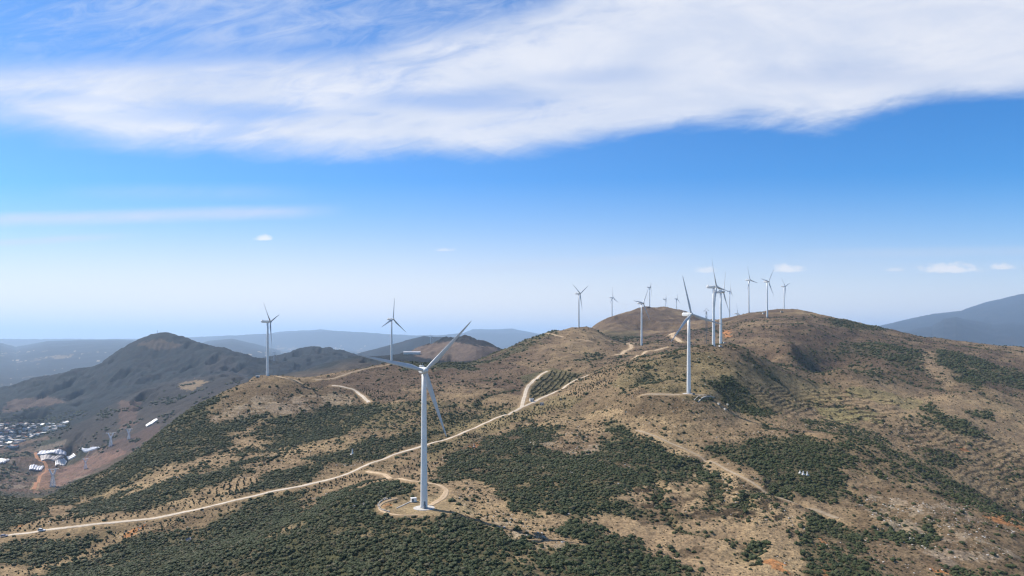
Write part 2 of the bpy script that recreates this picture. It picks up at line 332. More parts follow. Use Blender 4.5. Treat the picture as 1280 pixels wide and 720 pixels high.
# ------------------------------------------------------------------ land cover
PX = UU * F + CX; PY = HY - Z0 / YY * F
runmin = np.minimum.accumulate(PY[60:], axis=0)
VIS = np.zeros_like(PY, bool); VIS[:60] = True; VIS[60:] = PY[60:] <= runmin + 0.35
w1 = fbm(XX, YY, 38, 4, 61, .6); w2 = fbm(XX, YY, 38, 4, 71, .6)
sc_w = np.clip(500.0 / YY, .25, 1.2)
QX = PX + w1 * 34 * sc_w; QY = PY + w2 * 15 * sc_w
def inside(poly, X_, Y_):
    xs = [p[0] for p in poly]; ys = [p[1] for p in poly]
    bb = (X_ > min(xs)) & (X_ < max(xs)) & (Y_ > min(ys)) & (Y_ < max(ys))
    res = np.zeros(X_.shape, bool); x = X_[bb]; y = Y_[bb]; r = np.zeros(x.shape, bool)
    for i in range(len(poly)):
        x1, y1 = poly[i]; x2_, y2 = poly[(i + 1) % len(poly)]
        if y1 == y2: continue
        c = ((y1 > y) != (y2 > y)) & (x < (x2_ - x1) * (y - y1) / (y2 - y1) + x1)
        r ^= c
    res[bb] = r
    return res
big = fbm(XX, YY, 260, 4, 81); med = fbm(XX, YY, 45, 4, 91, .6); sml = fbm(XX, YY, 11, 3, 101, .6)
C = lambda r, g, b: np.array([r, g, b], np.float32)
TAN, BROWN, MAUVE, PALE = C(.240, .174, .106), C(.112, .080, .050), C(.090, .062, .046), C(.36, .29, .215)
ORANGE, OLIVE, SCRUB, REDB = C(.30, .135, .055), C(.165, .145, .068), C(.030, .034, .017), C(.13, .080, .066)
def lerp(a, b, t): return a * (1 - t[..., None]) + b * t[..., None]
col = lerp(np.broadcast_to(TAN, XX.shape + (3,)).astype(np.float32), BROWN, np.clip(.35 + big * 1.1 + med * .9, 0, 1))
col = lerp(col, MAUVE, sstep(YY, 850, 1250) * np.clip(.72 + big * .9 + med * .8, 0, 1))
scr = np.zeros_like(XX, dtype=np.float32)       # scrub density 0..1
terr = np.zeros_like(XX, dtype=np.float32)      # terraced plots
def reg(poly, colr=None, t=1.0, s=None, y0=0, y1=1e9, clump=None, te=None, raw=False):
    global col
    m = inside(poly, PX if raw else QX, PY if raw else QY) & VIS & (YY > y0) & (YY < y1)
    if clump is not None:
        m &= (med * .8 + sml * .7 + .5) < clump
    if colr is not None and not (s is not None and s > .4 and y0 == 0):
        col[m] = col[m] * (1 - t) + colr * t
    if s is not None: scr[m] = s
    if te is not None: terr[m] = te
# --- background hues
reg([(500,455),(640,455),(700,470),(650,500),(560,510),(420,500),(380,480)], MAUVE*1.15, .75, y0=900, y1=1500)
reg([(500,480),(600,478),(650,495),(620,505),(520,505)], TAN, .5, y0=800, clump=.55)
reg([(250,480),(340,468),(460,495),(470,510),(340,520),(255,540)], BROWN*1.25, .6)
reg([(260,525),(300,500),(420,492),(470,505),(330,520),(260,535)], PALE, .45, clump=.5)
reg([(640,560),(760,530),(900,500),(960,520),(1000,560),(900,590),(820,545),(720,560)], TAN*1.05, .6)
reg([(560,600),(640,605),(720,640),(720,680),(640,690),(590,655)], TAN*1.2, .7)
reg([(600,640),(700,660),(710,690),(640,690)], PALE, .6, clump=.42)
reg([(720,640),(800,600),(900,590),(1000,640),(1000,725),(880,725),(800,690)], TAN*1.25, .8)
reg([(660,530),(770,510),(850,530),(830,550),(700,545)], TAN*1.15, .7)
reg([(660,545),(760,555),(760,590),(700,600),(650,570)], PALE, .5, clump=.45)
reg([(770,640),(860,620),(850,650),(800,660)], BROWN, .7)
reg([(1060,610),(1180,610),(1290,680),(1290,725),(1180,725),(1080,660)], BROWN*1.25, .7)
reg([(1080,620),(1200,630),(1270,700),(1180,700),(1100,670)], PALE, .5, clump=.42)
reg([(1040,500),(1280,490),(1280,640),(1150,580),(1060,520)], TAN, .4, y0=600)
reg([(880,440),(1040,480),(1060,500),(960,520),(880,500),(760,480),(800,450)], OLIVE*.9, .4, y0=650, y1=1000)
reg([(1010,508),(1100,515),(1100,528),(1030,525)], OLIVE*1.3, .7)
reg([(1060,482),(1160,500),(1140,512),(1060,495)], OLIVE*1.2, .5)
reg([(200,540),(330,520),(430,545),(450,560),(400,572),(330,610),(240,640),(190,640),(240,600),(300,575)], TAN*1.15, .6)
reg([(560,520),(650,512),(700,495),(740,500),(640,530),(540,575),(520,570)], OLIVE, .4)
reg([(80,655),(150,630),(230,610),(300,590),(330,600),(300,620),(160,648)], TAN*1.1, .7)
reg([(-80,730),(60,690),(130,668),(200,655),(230,648),(180,668),(60,715)], TAN*1.1, .7)
reg([(570,640),(590,612),(640,606),(700,632),(700,650),(600,650)], TAN*1.15, .8)
# olive green turf round the tower pad
reg([(474,630),(492,622),(520,618),(580,622),(600,640),(560,645),(500,646),(476,640)], C(.27,.205,.125), .85, s=0, raw=True)
# --- scrub
reg([(480,505),(560,500),(620,512),(590,530),(540,545),(490,540),(430,530),(440,512)], OLIVE*.7, .5, s=.35, clump=.62)
G1 = SCRUB
reg([(40,632),(100,598),(180,553),(240,508),(287,486),(268,505),(258,532),(300,520),(340,512),(335,524),(300,536),(268,552),(235,566),(215,575),(180,594),(130,615),(90,628)], G1, 1, s=1)
reg([(210,580),(262,552),(300,545),(292,556),(262,565),(228,582)], G1, 1, s=1)
reg([(88,632),(160,617),(212,597),(275,570),(320,548),(365,524),(405,510),(450,508),(480,512),(470,525),(440,534),(420,545),(385,555),(335,572),(292,600),(240,612),(175,640),(120,640)], G1, 1, s=1)
reg([(296,622),(310,606),(345,590),(385,574),(405,568),(440,556),(480,545),(525,538),(560,540),(520,556),(470,575),(430,580),(405,583),(385,598),(340,610)], G1, 1, s=1)
reg([(530,556),(560,552),(565,556),(545,562),(530,564)], G1, 1, s=1)
reg([(250,655),(280,640),(330,622),(378,612),(378,640),(365,652),(330,662),(300,658),(280,652)], G1, 1, s=1)
reg([(-90,695),(-90,680),(0,683),(50,677),(95,668),(150,662),(120,680),(60,700),(0,706)], G1, 1, s=1)
reg([(10,730),(70,708),(140,682),(190,668),(250,657),(300,660),(345,662),(320,680),(290,695),(235,730)], G1, 1, s=1)
reg([(-100,614),(0,616),(25,622),(60,634),(45,650),(15,664),(-100,680)], G1, 1, s=1)
reg([(70,652),(85,640),(120,630),(175,625),(160,640),(120,645)], G1, 1, s=.8, clump=.62)
# foreground slope
reg([(235,730),(300,690),(370,650),(415,620),(450,606),(515,604),(520,612),(500,618),(476,630),(476,643),(530,650),(600,652),(640,668),(680,690),(715,685),(735,680),(705,660),(715,652),(765,668),(805,680),(840,700),(880,730)], SCRUB*1.1, 1, s=1)
# centre scrub
reg([(535,602),(558,575),(600,550),(660,535),(705,531),(690,545),(668,556),(700,568),(740,565),(765,545),(748,526),(775,530),(805,547),(850,563),(912,590),(900,603),(862,598),(820,606),(780,620),(750,636),(735,645),(700,645),(655,640),(620,615),(600,603)], G1, 1, s=.95, clump=.74)
reg([(540,600),(575,572),(640,560),(700,580),(760,600),(800,590),(780,615),(740,635),(690,638),(640,620),(600,600)], G1, 1, s=1, clump=.8)
reg([(800,546),(850,562),(912,588),(902,602),(868,598),(840,580),(815,565)], G1, 1, s=1)
reg([(745,636),(780,628),(810,632),(800,642),(770,645)], G1, 1, s=1)
reg([(820,640),(850,638),(900,628),(930,625),(900,640),(860,648)], G1, 1, s=1, clump=.6)
reg([(884,562),(930,550),(1000,546),(1058,552),(1065,575),(1050,590),(1058,600),(1048,622),(1020,617),(985,606),(955,592),(918,578)], G1, 1, s=1, clump=.85)
reg([(1040,555),(1110,560),(1160,600),(1100,600),(1060,590)], OLIVE*.6, .6, s=.5, clump=.55)
reg([(1000,725),(1000,650),(1035,643),(1075,660),(1085,690),(1115,725)], G1, 1, s=.95, clump=.62)
reg([(1150,730),(1170,700),(1240,712),(1290,730)], G1, 1, s=.9, clump=.55)
reg([(985,524),(1040,526),(1105,543),(1135,570),(1200,602),(1290,648),(1290,665),(1200,628),(1140,602),(1080,575),(1040,545)], OLIVE*.55, .8, s=.55, clump=.62)
reg([(880,478),(925,470),(935,490),(950,507),(975,520),(940,518),(905,508)], G1, 1, s=1, clump=.72)
reg([(1050,430),(1100,428),(1160,440),(1180,472),(1135,462),(1085,442),(1040,445)], G1, 1, s=.9, clump=.66)
reg([(980,440),(1060,432),(1110,450),(1180,480),(1100,480),(1010,465)], G1, 1, s=.5, clump=.45)
reg([(1172,436),(1222,447),(1290,470),(1290,490),(1235,475),(1228,484),(1203,478),(1172,452)], G1, 1, s=1, clump=.9)
reg([(1030,398),(1100,404),(1112,412),(1070,412),(1045,408)], G1, 1, s=.6)
reg([(1150,503),(1200,524),(1240,548),(1210,548),(1165,525)], G1, 1, s=1, clump=.85)
reg([(1205,508),(1240,514),(1245,525),(1215,520)], G1, 1, s=1)
reg([(1140,560),(1190,565),(1200,585),(1160,580)], G1, 1, s=.8, clump=.6)
reg([(745,412),(800,414),(798,426),(765,424)], G1, 1, s=.6)
reg([(720,443),(760,440),(750,450),(720,452)], G1, 1, s=.6, clump=.6)
reg([(300,545),(340,524),(380,512),(440,505),(480,508),(475,522),(440,532),(380,545)], G1, 1, s=1, clump=.7)
reg([(600,445),(640,428),(690,412),(700,418),(650,440),(610,455),(560,462)], SCRUB*1.6, .7, s=.3, clump=.6)
reg([(500,452),(580,452),(600,462),(500,462)], SCRUB*1.6, .8, s=.4)
reg([(650,470),(690,460),(730,468),(665,505)], SCRUB*2.3, .55, raw=True)
# --- orange cuts
for p in [[(950,703),(970,698),(982,712),(975,725),(950,715)], [(1025,672),(1034,672),(1032,688),(1026,684)], [(1026,700),(1036,702),(1036,725),(1028,720)], [(1150,705),(1200,718),(1200,730),(1160,722)],
          [(1230,641),(1262,650),(1290,660),(1290,667),(1255,656)], [(1195,556),(1215,562),(1200,566)], [(1250,644),(1262,646),(1258,651)], [(160,663),(180,657),(188,661),(165,666)],
          [(36,653),(44,650),(46,655),(38,657)], [(400,580),(410,577),(412,583),(402,584)], [(583,560),(606,552),(600,562)], [(902,414),(915,414),(913,422),(903,421)], [(475,632),(486,626),(484,640),(478,640)]]:
    reg(p, ORANGE * 1.15, .85, s=0, clump=.75)
# --- bare tracks of pale soil
reg([(790,536),(830,549),(880,572),(930,600),(1000,630),(1055,650),(1030,648),(960,622),(905,600),(860,575),(820,556)], TAN*1.35, .8, s=.04)
reg([(430,556),(300,576),(215,605),(120,622),(160,606),(215,585),(262,572),(330,545),(360,540),(330,560)], TAN*1.3, .7, s=.06, clump=.62)
reg([(1155,440),(1170,442),(1175,455),(1205,470),(1190,482),(1160,470),(1150,455)], TAN*1.2, .7, s=0)
# --- terraces
reg([(770,622),(840,600),(905,596),(960,602),(1000,640),(940,665),(880,655),(810,640)], None, te=1.0)
reg([(930,484),(1050,488),(1130,505),(1110,530),(1000,524),(950,512)], None, te=1.0)
reg([(1090,530),(1180,530),(1290,560),(1290,650),(1190,595)], None, te=.85)
def blur(G, k, reps=2):
    for _ in range(reps):
        for ax in (0, 1):
            c = np.cumsum(np.concatenate([np.repeat(np.take(G, [0], ax), k, ax), G, np.repeat(np.take(G, [-1], ax), k + 1, ax)], ax), axis=ax)
            n_ = G.shape[ax]
            G = (np.take(c, range(2 * k, 2 * k + n_), ax) - np.take(c, range(0, n_), ax)) / (2 * k)
    return G
scr = np.maximum(scr, .75 * (glin > .35) * (med > -.25) * (YY < 1900) * VIS)
scr = (scr * np.clip(1.0 + w1 * 1.1 + med * .7 + sml * .9, .12, 1)).astype(np.float32)
scr_b = blur(scr, 3)
col = lerp(col, SCRUB * 1.5 + BROWN * .12, np.clip(scr_b * .95, 0, 1))
ctl = (Z0 + w2 * 4.0 + w1 * 2) / 4.6; cf = ctl - np.floor(ctl)
cl_ = (cf < .13) * (scr < .2) * (YY < 2000) * (big + w2 * .8 > .02) * VIS
col = lerp(col, BROWN * .55, np.clip(cl_ * .55, 0, 1)); scr = np.maximum(scr, .22 * cl_).astype(np.float32)
# --- far country
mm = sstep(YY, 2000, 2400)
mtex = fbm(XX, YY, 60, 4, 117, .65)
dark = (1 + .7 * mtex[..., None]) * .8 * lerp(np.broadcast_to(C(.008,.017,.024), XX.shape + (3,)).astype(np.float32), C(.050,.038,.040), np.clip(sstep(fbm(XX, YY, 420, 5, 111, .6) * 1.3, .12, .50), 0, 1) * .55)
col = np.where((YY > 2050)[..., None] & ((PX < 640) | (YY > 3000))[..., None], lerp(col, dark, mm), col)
reg([(-60,560),(30,530),(60,552),(130,510),(180,486),(250,470),(310,462),(310,480),(240,520),(200,555),(160,566),(110,572),(60,572)], C(.034,.031,.034), .78, y0=1500, y1=3300)
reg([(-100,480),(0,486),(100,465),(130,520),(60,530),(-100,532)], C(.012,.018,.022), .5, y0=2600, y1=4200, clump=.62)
reg([(170,430),(200,423),(230,432),(215,436),(190,437)], MAUVE*1.1, .6, y0=3000, y1=4200)
reg([(10,500),(60,495),(85,503),(40,510),(0,518)], C(.13,.085,.07), .6, y0=2800, y1=4200)
reg([(225,480),(245,474),(260,477),(245,487),(222,487)], TAN*.9, .8, y0=1900, y1=3300)
reg([(150,500),(175,502),(170,530),(150,540),(148,515)], REDB*.9, .6, y0=1700, y1=3000)
reg([(30,600),(110,565),(200,530),(200,560),(80,625),(20,625)], REDB*.8, .6, y0=1200, y1=2600)
reg([(-100,555),(40,545),(50,610),(-100,630)], MAUVE*1.2, .7, y0=1200, y1=2600)
reg([(-100,572),(46,568),(44,612),(-100,625)], None, te=3.0, y0=1200, y1=2600)
reg([(510,435),(560,427),(620,435),(640,450),(560,452),(520,446)], C(.17,.12,.095), .7, y0=2300, y1=3200)
fx, fy = XX * .94 + YY * .34 + 14 * w1, YY * .94 - XX * .34 + 14 * w2
ci = (np.floor(fx / 85).astype(np.int64) * 73856093 ^ np.floor(fy / 48 + .5 * np.sin(np.floor(fx / 85) * 2.7)).astype(np.int64) * 19349663) & 1023
FC = np.array([[.10,.07,.055],[.055,.048,.04],[.15,.10,.075],[.035,.045,.028],[.20,.16,.13],[.075,.05,.048],[.05,.055,.035],[.12,.075,.06]], np.float32)
fm = inside([(-200,545),(60,545),(130,560),(125,585),(60,625),(-200,640)], PX, PY) & VIS & (YY > 1300) & (YY < 3300)
col[fm] = (.35 * col + .65 * FC[ci % 8])[fm]
strip = fm & ((fy / 9 - np.floor(fy / 9)) < .3); col[strip] *= .65
reg([(70,590),(110,572),(150,560),(160,566),(110,590),(70,612)], C(.20,.115,.09), .7, y0=1300, y1=2600, clump=.7)
reg([(50,585),(66,583),(62,612),(40,618)], C(.22,.12,.08), .6, y0=1300, y1=2600)
fld = fbm(XX, YY * .5, 700, 4, 121, .65)
farm = (YY > 5000) & (Z0 < -180)
fld2 = fbm(XX, YY * .5, 260, 4, 123, .7)
col = np.where((farm & (fld + fld2 > .42))[..., None], TAN * .55 + .45 * col, col)
col = np.where((farm & (fbm(XX, YY * .4, 130, 3, 131) > .46))[..., None], PALE * 1.1, col)
# unseen ground gets scattered scrub of its own
hid = ~VIS & (YY < 2000)
scr = np.where(hid, np.where((med * .8 + big * .9) > .08, .9, .05), scr).astype(np.float32)
outside = (np.abs(UU) > .80) & (YY < 2000)
scr = np.where(outside & ((med * .7 + big) > .0), .9, scr).astype(np.float32)
col = np.where(((hid | outside) & (scr > .5))[..., None], SCRUB, col)
# thin scatter of single shrubs on the dry slopes, in drifts
sparse = np.where((scr < .1) & (YY < 2000), np.clip(.07 + .30 * sstep(big * .5 + med * .8 + sml * .3, -.15, .5) + .5 * scr_b, 0, .6), 0)
col = col * (1 + .16 * sml[..., None] + .12 * med[..., None])

# ------------------------------------------------------------------ roads: centre lines over the ground
ROADS = [  # name, material, width, pixel polyline, ymin, ymax, offset
 ('dirt_road', 'road', 4.5, [(-70,679),(-30,675),(0,671),(50,664),(110,656.5),(160,651.5),(230,640),(300,624),(345,613.5),(380,607),(410,600),(440,590),(470,577),(500,566),(530,557),(570,545),(610,527.5),(650,510.5),(672,500),(690,492),(708,482),(722,474),(735,469)]),
 ('dirt_road', 'road', 5.5, [(652,509),(655,497),(658,487),(665,478),(674,470),(684,464)]),
 ('access_track', 'track', 4.2, [(459,589),(480,593),(505,599.5),(530,603),(547,606),(557,612),(556,619),(548,626),(538,632)]),
 ('footpath', 'track', 1.8, [(522,644),(505,644.5),(490,643),(478,639.5),(474,635),(477,630),(486,626),(497,623)]),
 ('dirt_road', 'road', 5.5, [(415,482),(432,484.5),(445,489),(455,497),(461,503)]),
 ('dirt_road', 'track', 8, [(768,444),(781,439),(789,434.5),(785,429.5),(801,430)]),
 ('dirt_road', 'track', 6, [(786,450),(803,444),(820,438),(835,434)]),
 ('dirt_road', 'track', 10, [(836,420),(842,416.5),(841,420.5),(847,424),(854,427.5)]),
 ('dirt_road', 'track', 7, [(684,417),(694,419),(704,421.5)]),
 ('dirt_road', 'track', 5, [(722,424),(738,426.5),(751,430)]),
 ('dirt_road', 'track', 5, [(344,470),(352,471.5),(364,474),(376,479)]),
 ('footpath', 'faint', 4, [(394,475),(430,469),(462,460),(486,455.5)]),
 ('footpath', 'faint', 2.6, [(795,538),(830,550),(870,568),(910,588),(950,610),(985,626),(1020,638),(1048,648)]),
 ('valley_road', 'orange', 9, [(44,566),(47,573),(57,580),(58,589),(50,596),(48,603),(42,612)]),
 ('dirt_road', 'faint', 5, [(802,494),(830,493),(856,493),(880,494)]),
]
MROAD = np.zeros_like(Z0)
def catmull(P, step):
    P = [np.array(p, float) for p in P]; out = []
    P = [2 * P[0] - P[1]] + P + [2 * P[-1] - P[-2]]
    for i in range(1, len(P) - 2):
        L = np.linalg.norm(P[i + 1] - P[i]); k = max(2, int(L / step))
        for t in np.arange(k) / k:
            a, b, c, d = P[i - 1:i + 3]
            out.append(.5 * ((2 * b) + (c - a) * t + (2 * a - 5 * b + 4 * c - d) * t * t + (3 * b - a - 3 * c + d) * t ** 3))
    out.append(P[-2]); return np.array(out)
road_lines = []
for nm, mt, wd, pl in ROADS:
    P = [hit(px, py) for px, py in pl]
    P = [p for p in P if p is not None]
    Q = [P[0]]
    for p in P[1:]:
        if 2 < math.dist(p[:2], Q[-1][:2]) < 450: Q.append(p)
    if len(Q) < 2: continue
    ln = catmull([q[:2] for q in Q], 3.0); road_lines.append((nm, mt, wd, ln))
    for x, y in ln:
        i, j = int(round(float(iu(x / y)))), int(round(float(iv(y))))
        i0, i1, j0, j1 = max(i - 10, 0), i + 11, max(j - 7, 0), j + 8
        d = np.hypot(XX[j0:j1, i0:i1] - x, YY[j0:j1, i0:i1] - y)
        MROAD[j0:j1, i0:i1] = np.maximum(MROAD[j0:j1, i0:i1], 1 - sstep(d, wd * .6, wd * .6 + 3.5))
scr = scr * (MROAD < .25); sparse = sparse * (MROAD < .15)
padmask = np.zeros_like(Z0)
for px, py, Y, r0, r1 in PADS[:2]:
    x0 = (px - CX) / F * Y
    padmask = np.maximum(padmask, 1 - sstep(np.hypot(XX - x0, YY - Y), r0 * .7, r0))
scr = scr * (padmask < .4); sparse = sparse * (padmask < .4)
verge = MROAD * (YY < 1700)
col = lerp(col, TAN * 1.25, np.clip(verge * .7, 0, 1))
# terraces: real steps following the contours
ph = (Z0 + w1 * 3.0) / 3.2
fr = ph - np.floor(ph)
terr = terr * (.55 + .45 * sstep(med + .6 * w1, -.12, .15))
Z1 = Z0 + terr * (1 - MROAD) * 1.4 * (sstep(fr, 0.0, .25) - fr)
rise = np.clip(terr, 0, 1) * (fr < .25) * (w1 + sml * .6 > -.35) * (YY < 2600)
col = lerp(col, BROWN * .45, np.clip(rise * .8, 0, 1))
quiet = (1 - MROAD) * (1 - padmask)
Z1 = Z1 + quiet * (1 - tb) * (fbm(XX, YY, 24, 4, 141, .6) * 1.9 + fbm(XX, YY, 5, 2, 151) * .45 * np.clip(900 / YY, 0, 1))
lump = (YY > 1400) * scr
Z1 = Z1 + lump * np.abs(fbm(XX, YY, 16, 2, 161)) * 5.0

# ------------------------------------------------------------------ materials
MAT = {}
def mat(name, base=(.5, .5, .5), rough=.8, metal=0.0, build=None, spec=.3):
    m = bpy.data.materials.new(name); m.use_nodes = True; t = NT(m.node_tree)
    b = t.n['Principled BSDF']; b.inputs['Roughness'].default_value = rough; b.inputs['Metallic'].default_value = metal
    b.inputs['Specular IOR Level'].default_value = spec
    b.inputs['Base Color'].default_value = (*base, 1)
    if build: build(t, b)
    MAT[name] = m; return m
def speckle(scale, amt, tint=None):
    def f(t, b):
        tc = t.new('ShaderNodeTexCoord'); n = t.noise(tc.outputs['Object'], scale, 6, .65)
        base = tuple(b.inputs['Base Color'].default_value)
        lo = tuple(c * (1 - amt) for c in base[:3]) + (1,); hi = tuple(min(1, c * (1 + amt)) for c in base[:3]) + (1,)
        if tint: lo = (*tint, 1)
        t.l.new(t.mix(t.ss(n, .3, .7), lo, hi), b.inputs['Base Color'])
    return f
def ground_build(t, b):
    at = t.new('ShaderNodeAttribute', attribute_name='cover'); tc = t.new('ShaderNodeTexCoord'); P = tc.outputs['Object']
    n1 = t.noise(P, .45, 5, .7); n2 = t.noise(P, .055, 6, .62, .4); n3 = t.noise(P, 1.7, 3, .6)
    n4 = t.noise(P, .009, 5, .6)
    c = t.mix(.75, at.outputs['Color'], t.mix(t.ss(n1, .28, .72), (.42, .42, .42, 1), (1.65, 1.6, 1.5, 1)), 'MULTIPLY')
    c = t.mix(.7, c, t.mix(t.ss(n2, .3, .7), (.70, .68, .68, 1), (1.28, 1.28, 1.24, 1)), 'MULTIPLY')
    c = t.mix(.45, c, t.mix(t.ss(n4, .35, .65), (.84, .80, .82, 1), (1.14, 1.14, 1.02, 1)), 'MULTIPLY')
    # dry tufts: dark dots in drifts
    v = t.new('ShaderNodeTexVoronoi', feature='F1'); t.l.new(P, v.inputs['Vector']); v.inputs['Scale'].default_value = .42
    dots = t.m('MULTIPLY', t.m('SUBTRACT', 1.0, t.ss(v.outputs['Distance'], .16, .34)), t.ss(n2, .42, .56))
    c = t.mix(t.m('MULTIPLY', dots, .6), c, (.055, .055, .032, 1))
    # pale stones
    v2 = t.new('ShaderNodeTexVoronoi', feature='F1'); t.l.new(P, v2.inputs['Vector']); v2.inputs['Scale'].default_value = .28
    st = t.m('MULTIPLY', t.m('SUBTRACT', 1.0, t.ss(v2.outputs['Distance'], .09, .17)), t.ss(t.noise(P, .02, 4, .6), .53, .63))
    c = t.mix(t.m('MULTIPLY', st, .55), c, (.46, .42, .37, 1))
    t.l.new(c, b.inputs['Base Color'])
    bp = t.new('ShaderNodeBump'); bp.inputs['Strength'].default_value = .9; bp.inputs['Distance'].default_value = 1.1
    t.l.new(t.m('MULTIPLY_ADD', n2, 2.2, t.m('ADD', n1, t.m('MULTIPLY', n3, .35))), bp.inputs['Height']); t.l.new(bp.outputs[0], b.inputs['Normal'])
mat('ground', rough=.95, build=ground_build, spec=.1)
def road_build(c1, c2):
    def f(t, b):
        tc = t.new('ShaderNodeTexCoord'); P = tc.outputs['Object']
        n = t.noise(P, .35, 6, .7); m_ = t.noise(P, .03, 3)
        c = t.mix(t.ss(n, .25, .75), (*c1, 1), (*c2, 1)); c = t.mix(t.m('MULTIPLY', t.ss(m_, .4, .7), .35), c, tuple(x * .7 for x in c1) + (1,))
        at = t.new('ShaderNodeAttribute', attribute_name='across'); a_ = t.m('ABSOLUTE', t.m('MULTIPLY_ADD', t.m('SUBTRACT', n, .5), .5, at.outputs['Fac']))
        mid = t.m('SUBTRACT', 1.0, t.ss(a_, .02, .16)); edge = t.ss(a_, .62, .98)
        c = t.mix(t.m('MULTIPLY', t.m('MAXIMUM', t.m('MULTIPLY', mid, .5), edge), .75), c, (.19, .14, .085, 1))
        t.l.new(c, b.inputs['Base Color'])
    return f
mat('road', rough=.95, build=road_build((.44, .36, .27), (.66, .57, .46)), spec=.1)
mat('track', rough=.95, build=road_build((.36, .25, .15), (.56, .43, .29)), spec=.1)
mat('faint', rough=.95, build=road_build((.24, .18, .12), (.40, .32, .23)), spec=.1)
mat('orange', rough=.95, build=road_build((.28, .125, .065), (.40, .20, .11)), spec=.1)
mat('turbine_white', (.68, .68, .67), .38, build=speckle(.35, .06), spec=.5)
mat('blade_white', (.43, .45, .47), .42, build=speckle(.2, .08), spec=.45)
mat('hub_grey', (.50, .52, .53), .5, build=speckle(.6, .1))
mat('door_grey', (.16, .18, .2), .5, build=speckle(2, .1))
mat('concrete', (.46, .43, .39), .9, build=speckle(1.2, .2))
mat('stone', (.44, .40, .35), .95, build=speckle(1.0, .3))
mat('white_paint', (.74, .71, .67), .5, build=speckle(1.5, .08))
mat('plaster', (.66, .63, .58), .9, build=speckle(.3, .15))
mat('plaster_warm', (.55, .47, .38), .9, build=speckle(.3, .2))
mat('tile_roof', (.34, .29, .27), .9, build=speckle(.6, .3))
mat('flat_roof', (.50, .44, .40), .8, build=speckle(.2, .15))
mat('red_roof', (.34, .15, .10), .9, build=speckle(.6, .3))
mat('window_dark', (.05, .06, .07), .2, build=speckle(2, .2))
mat('plastic_film', (.60, .59, .61), .45, build=speckle(.08, .14))
mat('pylon_steel', (.88, .88, .86), .6, .0, build=speckle(1, .1))
mat('steel_dark', (.12, .13, .14), .5, .5, build=speckle(1, .2))
mat('rust_red', (.40, .10, .07), .8, build=speckle(1, .2))
mat('car_white', (.80, .80, .80), .25, build=speckle(3, .04), spec=.5)
mat('car_grey', (.34, .30, .33), .3, build=speckle(3, .06), spec=.5)
mat('glass_dark', (.02, .025, .03), .08, build=speckle(3, .2), spec=.5)
mat('tyre', (.02, .02, .02), .9, build=speckle(9, .2))
mat('granite_dark', (.10, .09, .11), .4, build=speckle(2, .3))
mat('bark', (.10, .075, .055), .95, build=speckle(3, .3))
def leaf_build(c1, c2, c3, patch=False):
    def f(t, b):
        oi = t.new('ShaderNodeObjectInfo'); tc = t.new('ShaderNodeTexCoord')
        n = t.noise(tc.outputs['Object'], 2.6, 4, .7)
        c = t.mix(t.ss(oi.outputs['Random'], .1, .9), (*c1, 1), (*c2, 1))
        c = t.mix(t.ss(n, .35, .72), c, (*c3, 1))
        if patch:
            ge = t.new('ShaderNodeNewGeometry'); pn = t.noise(ge.outputs['Position'], .022, 5, .6)
            c = t.mix(t.m('MULTIPLY', t.ss(pn, .45, .70), .6), c, (.066, .066, .026, 1))
            c = t.mix(t.m('MULTIPLY', t.ss(pn, .45, .28), .5), c, (.020, .028, .014, 1))
            c = t.mix(t.m('MULTIPLY', t.ss(oi.outputs['Random'], .86, .9), .6), c, (.105, .082, .046, 1))
        t.l.new(c, b.inputs['Base Color'])
    return f
mat('scrub_leaf', rough=.75, build=leaf_build((.020, .032, .010), (.038, .048, .015), (.066, .078, .025), True), spec=.25)
mat('dry_leaf', rough=.9, build=leaf_build((.060, .050, .026), (.038, .038, .018), (.095, .078, .045)), spec=.15)
mat('sapling_leaf', rough=.75, build=leaf_build((.020, .030, .016), (.036, .044, .020), (.050, .062, .030)), spec=.2)
mat('rock_pale', (.48, .44, .39), .95, build=speckle(1.5, .3))

# ------------------------------------------------------------------ object helpers
def link(name, me, m=None, parent=None):
    o = bpy.data.objects.new(name, me); root_col.objects.link(o)
    if m is not None and me is not None and not me.materials: me.materials.append(MAT[m])
    if parent is not None: o.parent = parent
    return o
def tag(o, label=None, cat=None, group=None, kind=None):
    if label: o['label'] = label
    if cat: o['category'] = cat
    if group: o['group'] = group
    if kind: o['kind'] = kind
    return o
def thing(name, label, cat, loc=(0, 0, 0), rz=0.0, group=None):
    o = bpy.data.objects.new(name, None); root_col.objects.link(o); o.empty_display_size = .5
    o.location = loc; o.rotation_euler = (0, 0, rz); return tag(o, label, cat, group)
def bm_mesh(name, bm, smooth=False):
    me = bpy.data.meshes.new(name); bm.normal_update(); bm.to_mesh(me); bm.free()
    if smooth: me.polygons.foreach_set('use_smooth', [True] * len(me.polygons))
    return me
def box(bm, x, y, z, sx, sy, sz, rz=0, bevel=0):
    M = Matrix.Translation((x, y, z)) @ Matrix.Rotation(rz, 4, 'Z') @ Matrix.Diagonal((sx, sy, sz, 1))
    r = bmesh.ops.create_cube(bm, size=1, matrix=M)
    if bevel:
        es = list({e for v in r['verts'] for e in v.link_edges})
        bmesh.ops.bevel(bm, geom=es, offset=bevel, segments=2, affect='EDGES')
def bar(bm, p, q, r, seg=5, r2=None):
    p = Vector(p); q = Vector(q); d = q - p
    M = Matrix.Translation((p + q) / 2) @ d.to_track_quat('Z', 'Y').to_matrix().to_4x4()
    bmesh.ops.create_cone(bm, cap_ends=True, segments=seg, radius1=r, radius2=r if r2 is None else r2, depth=d.length, matrix=M)
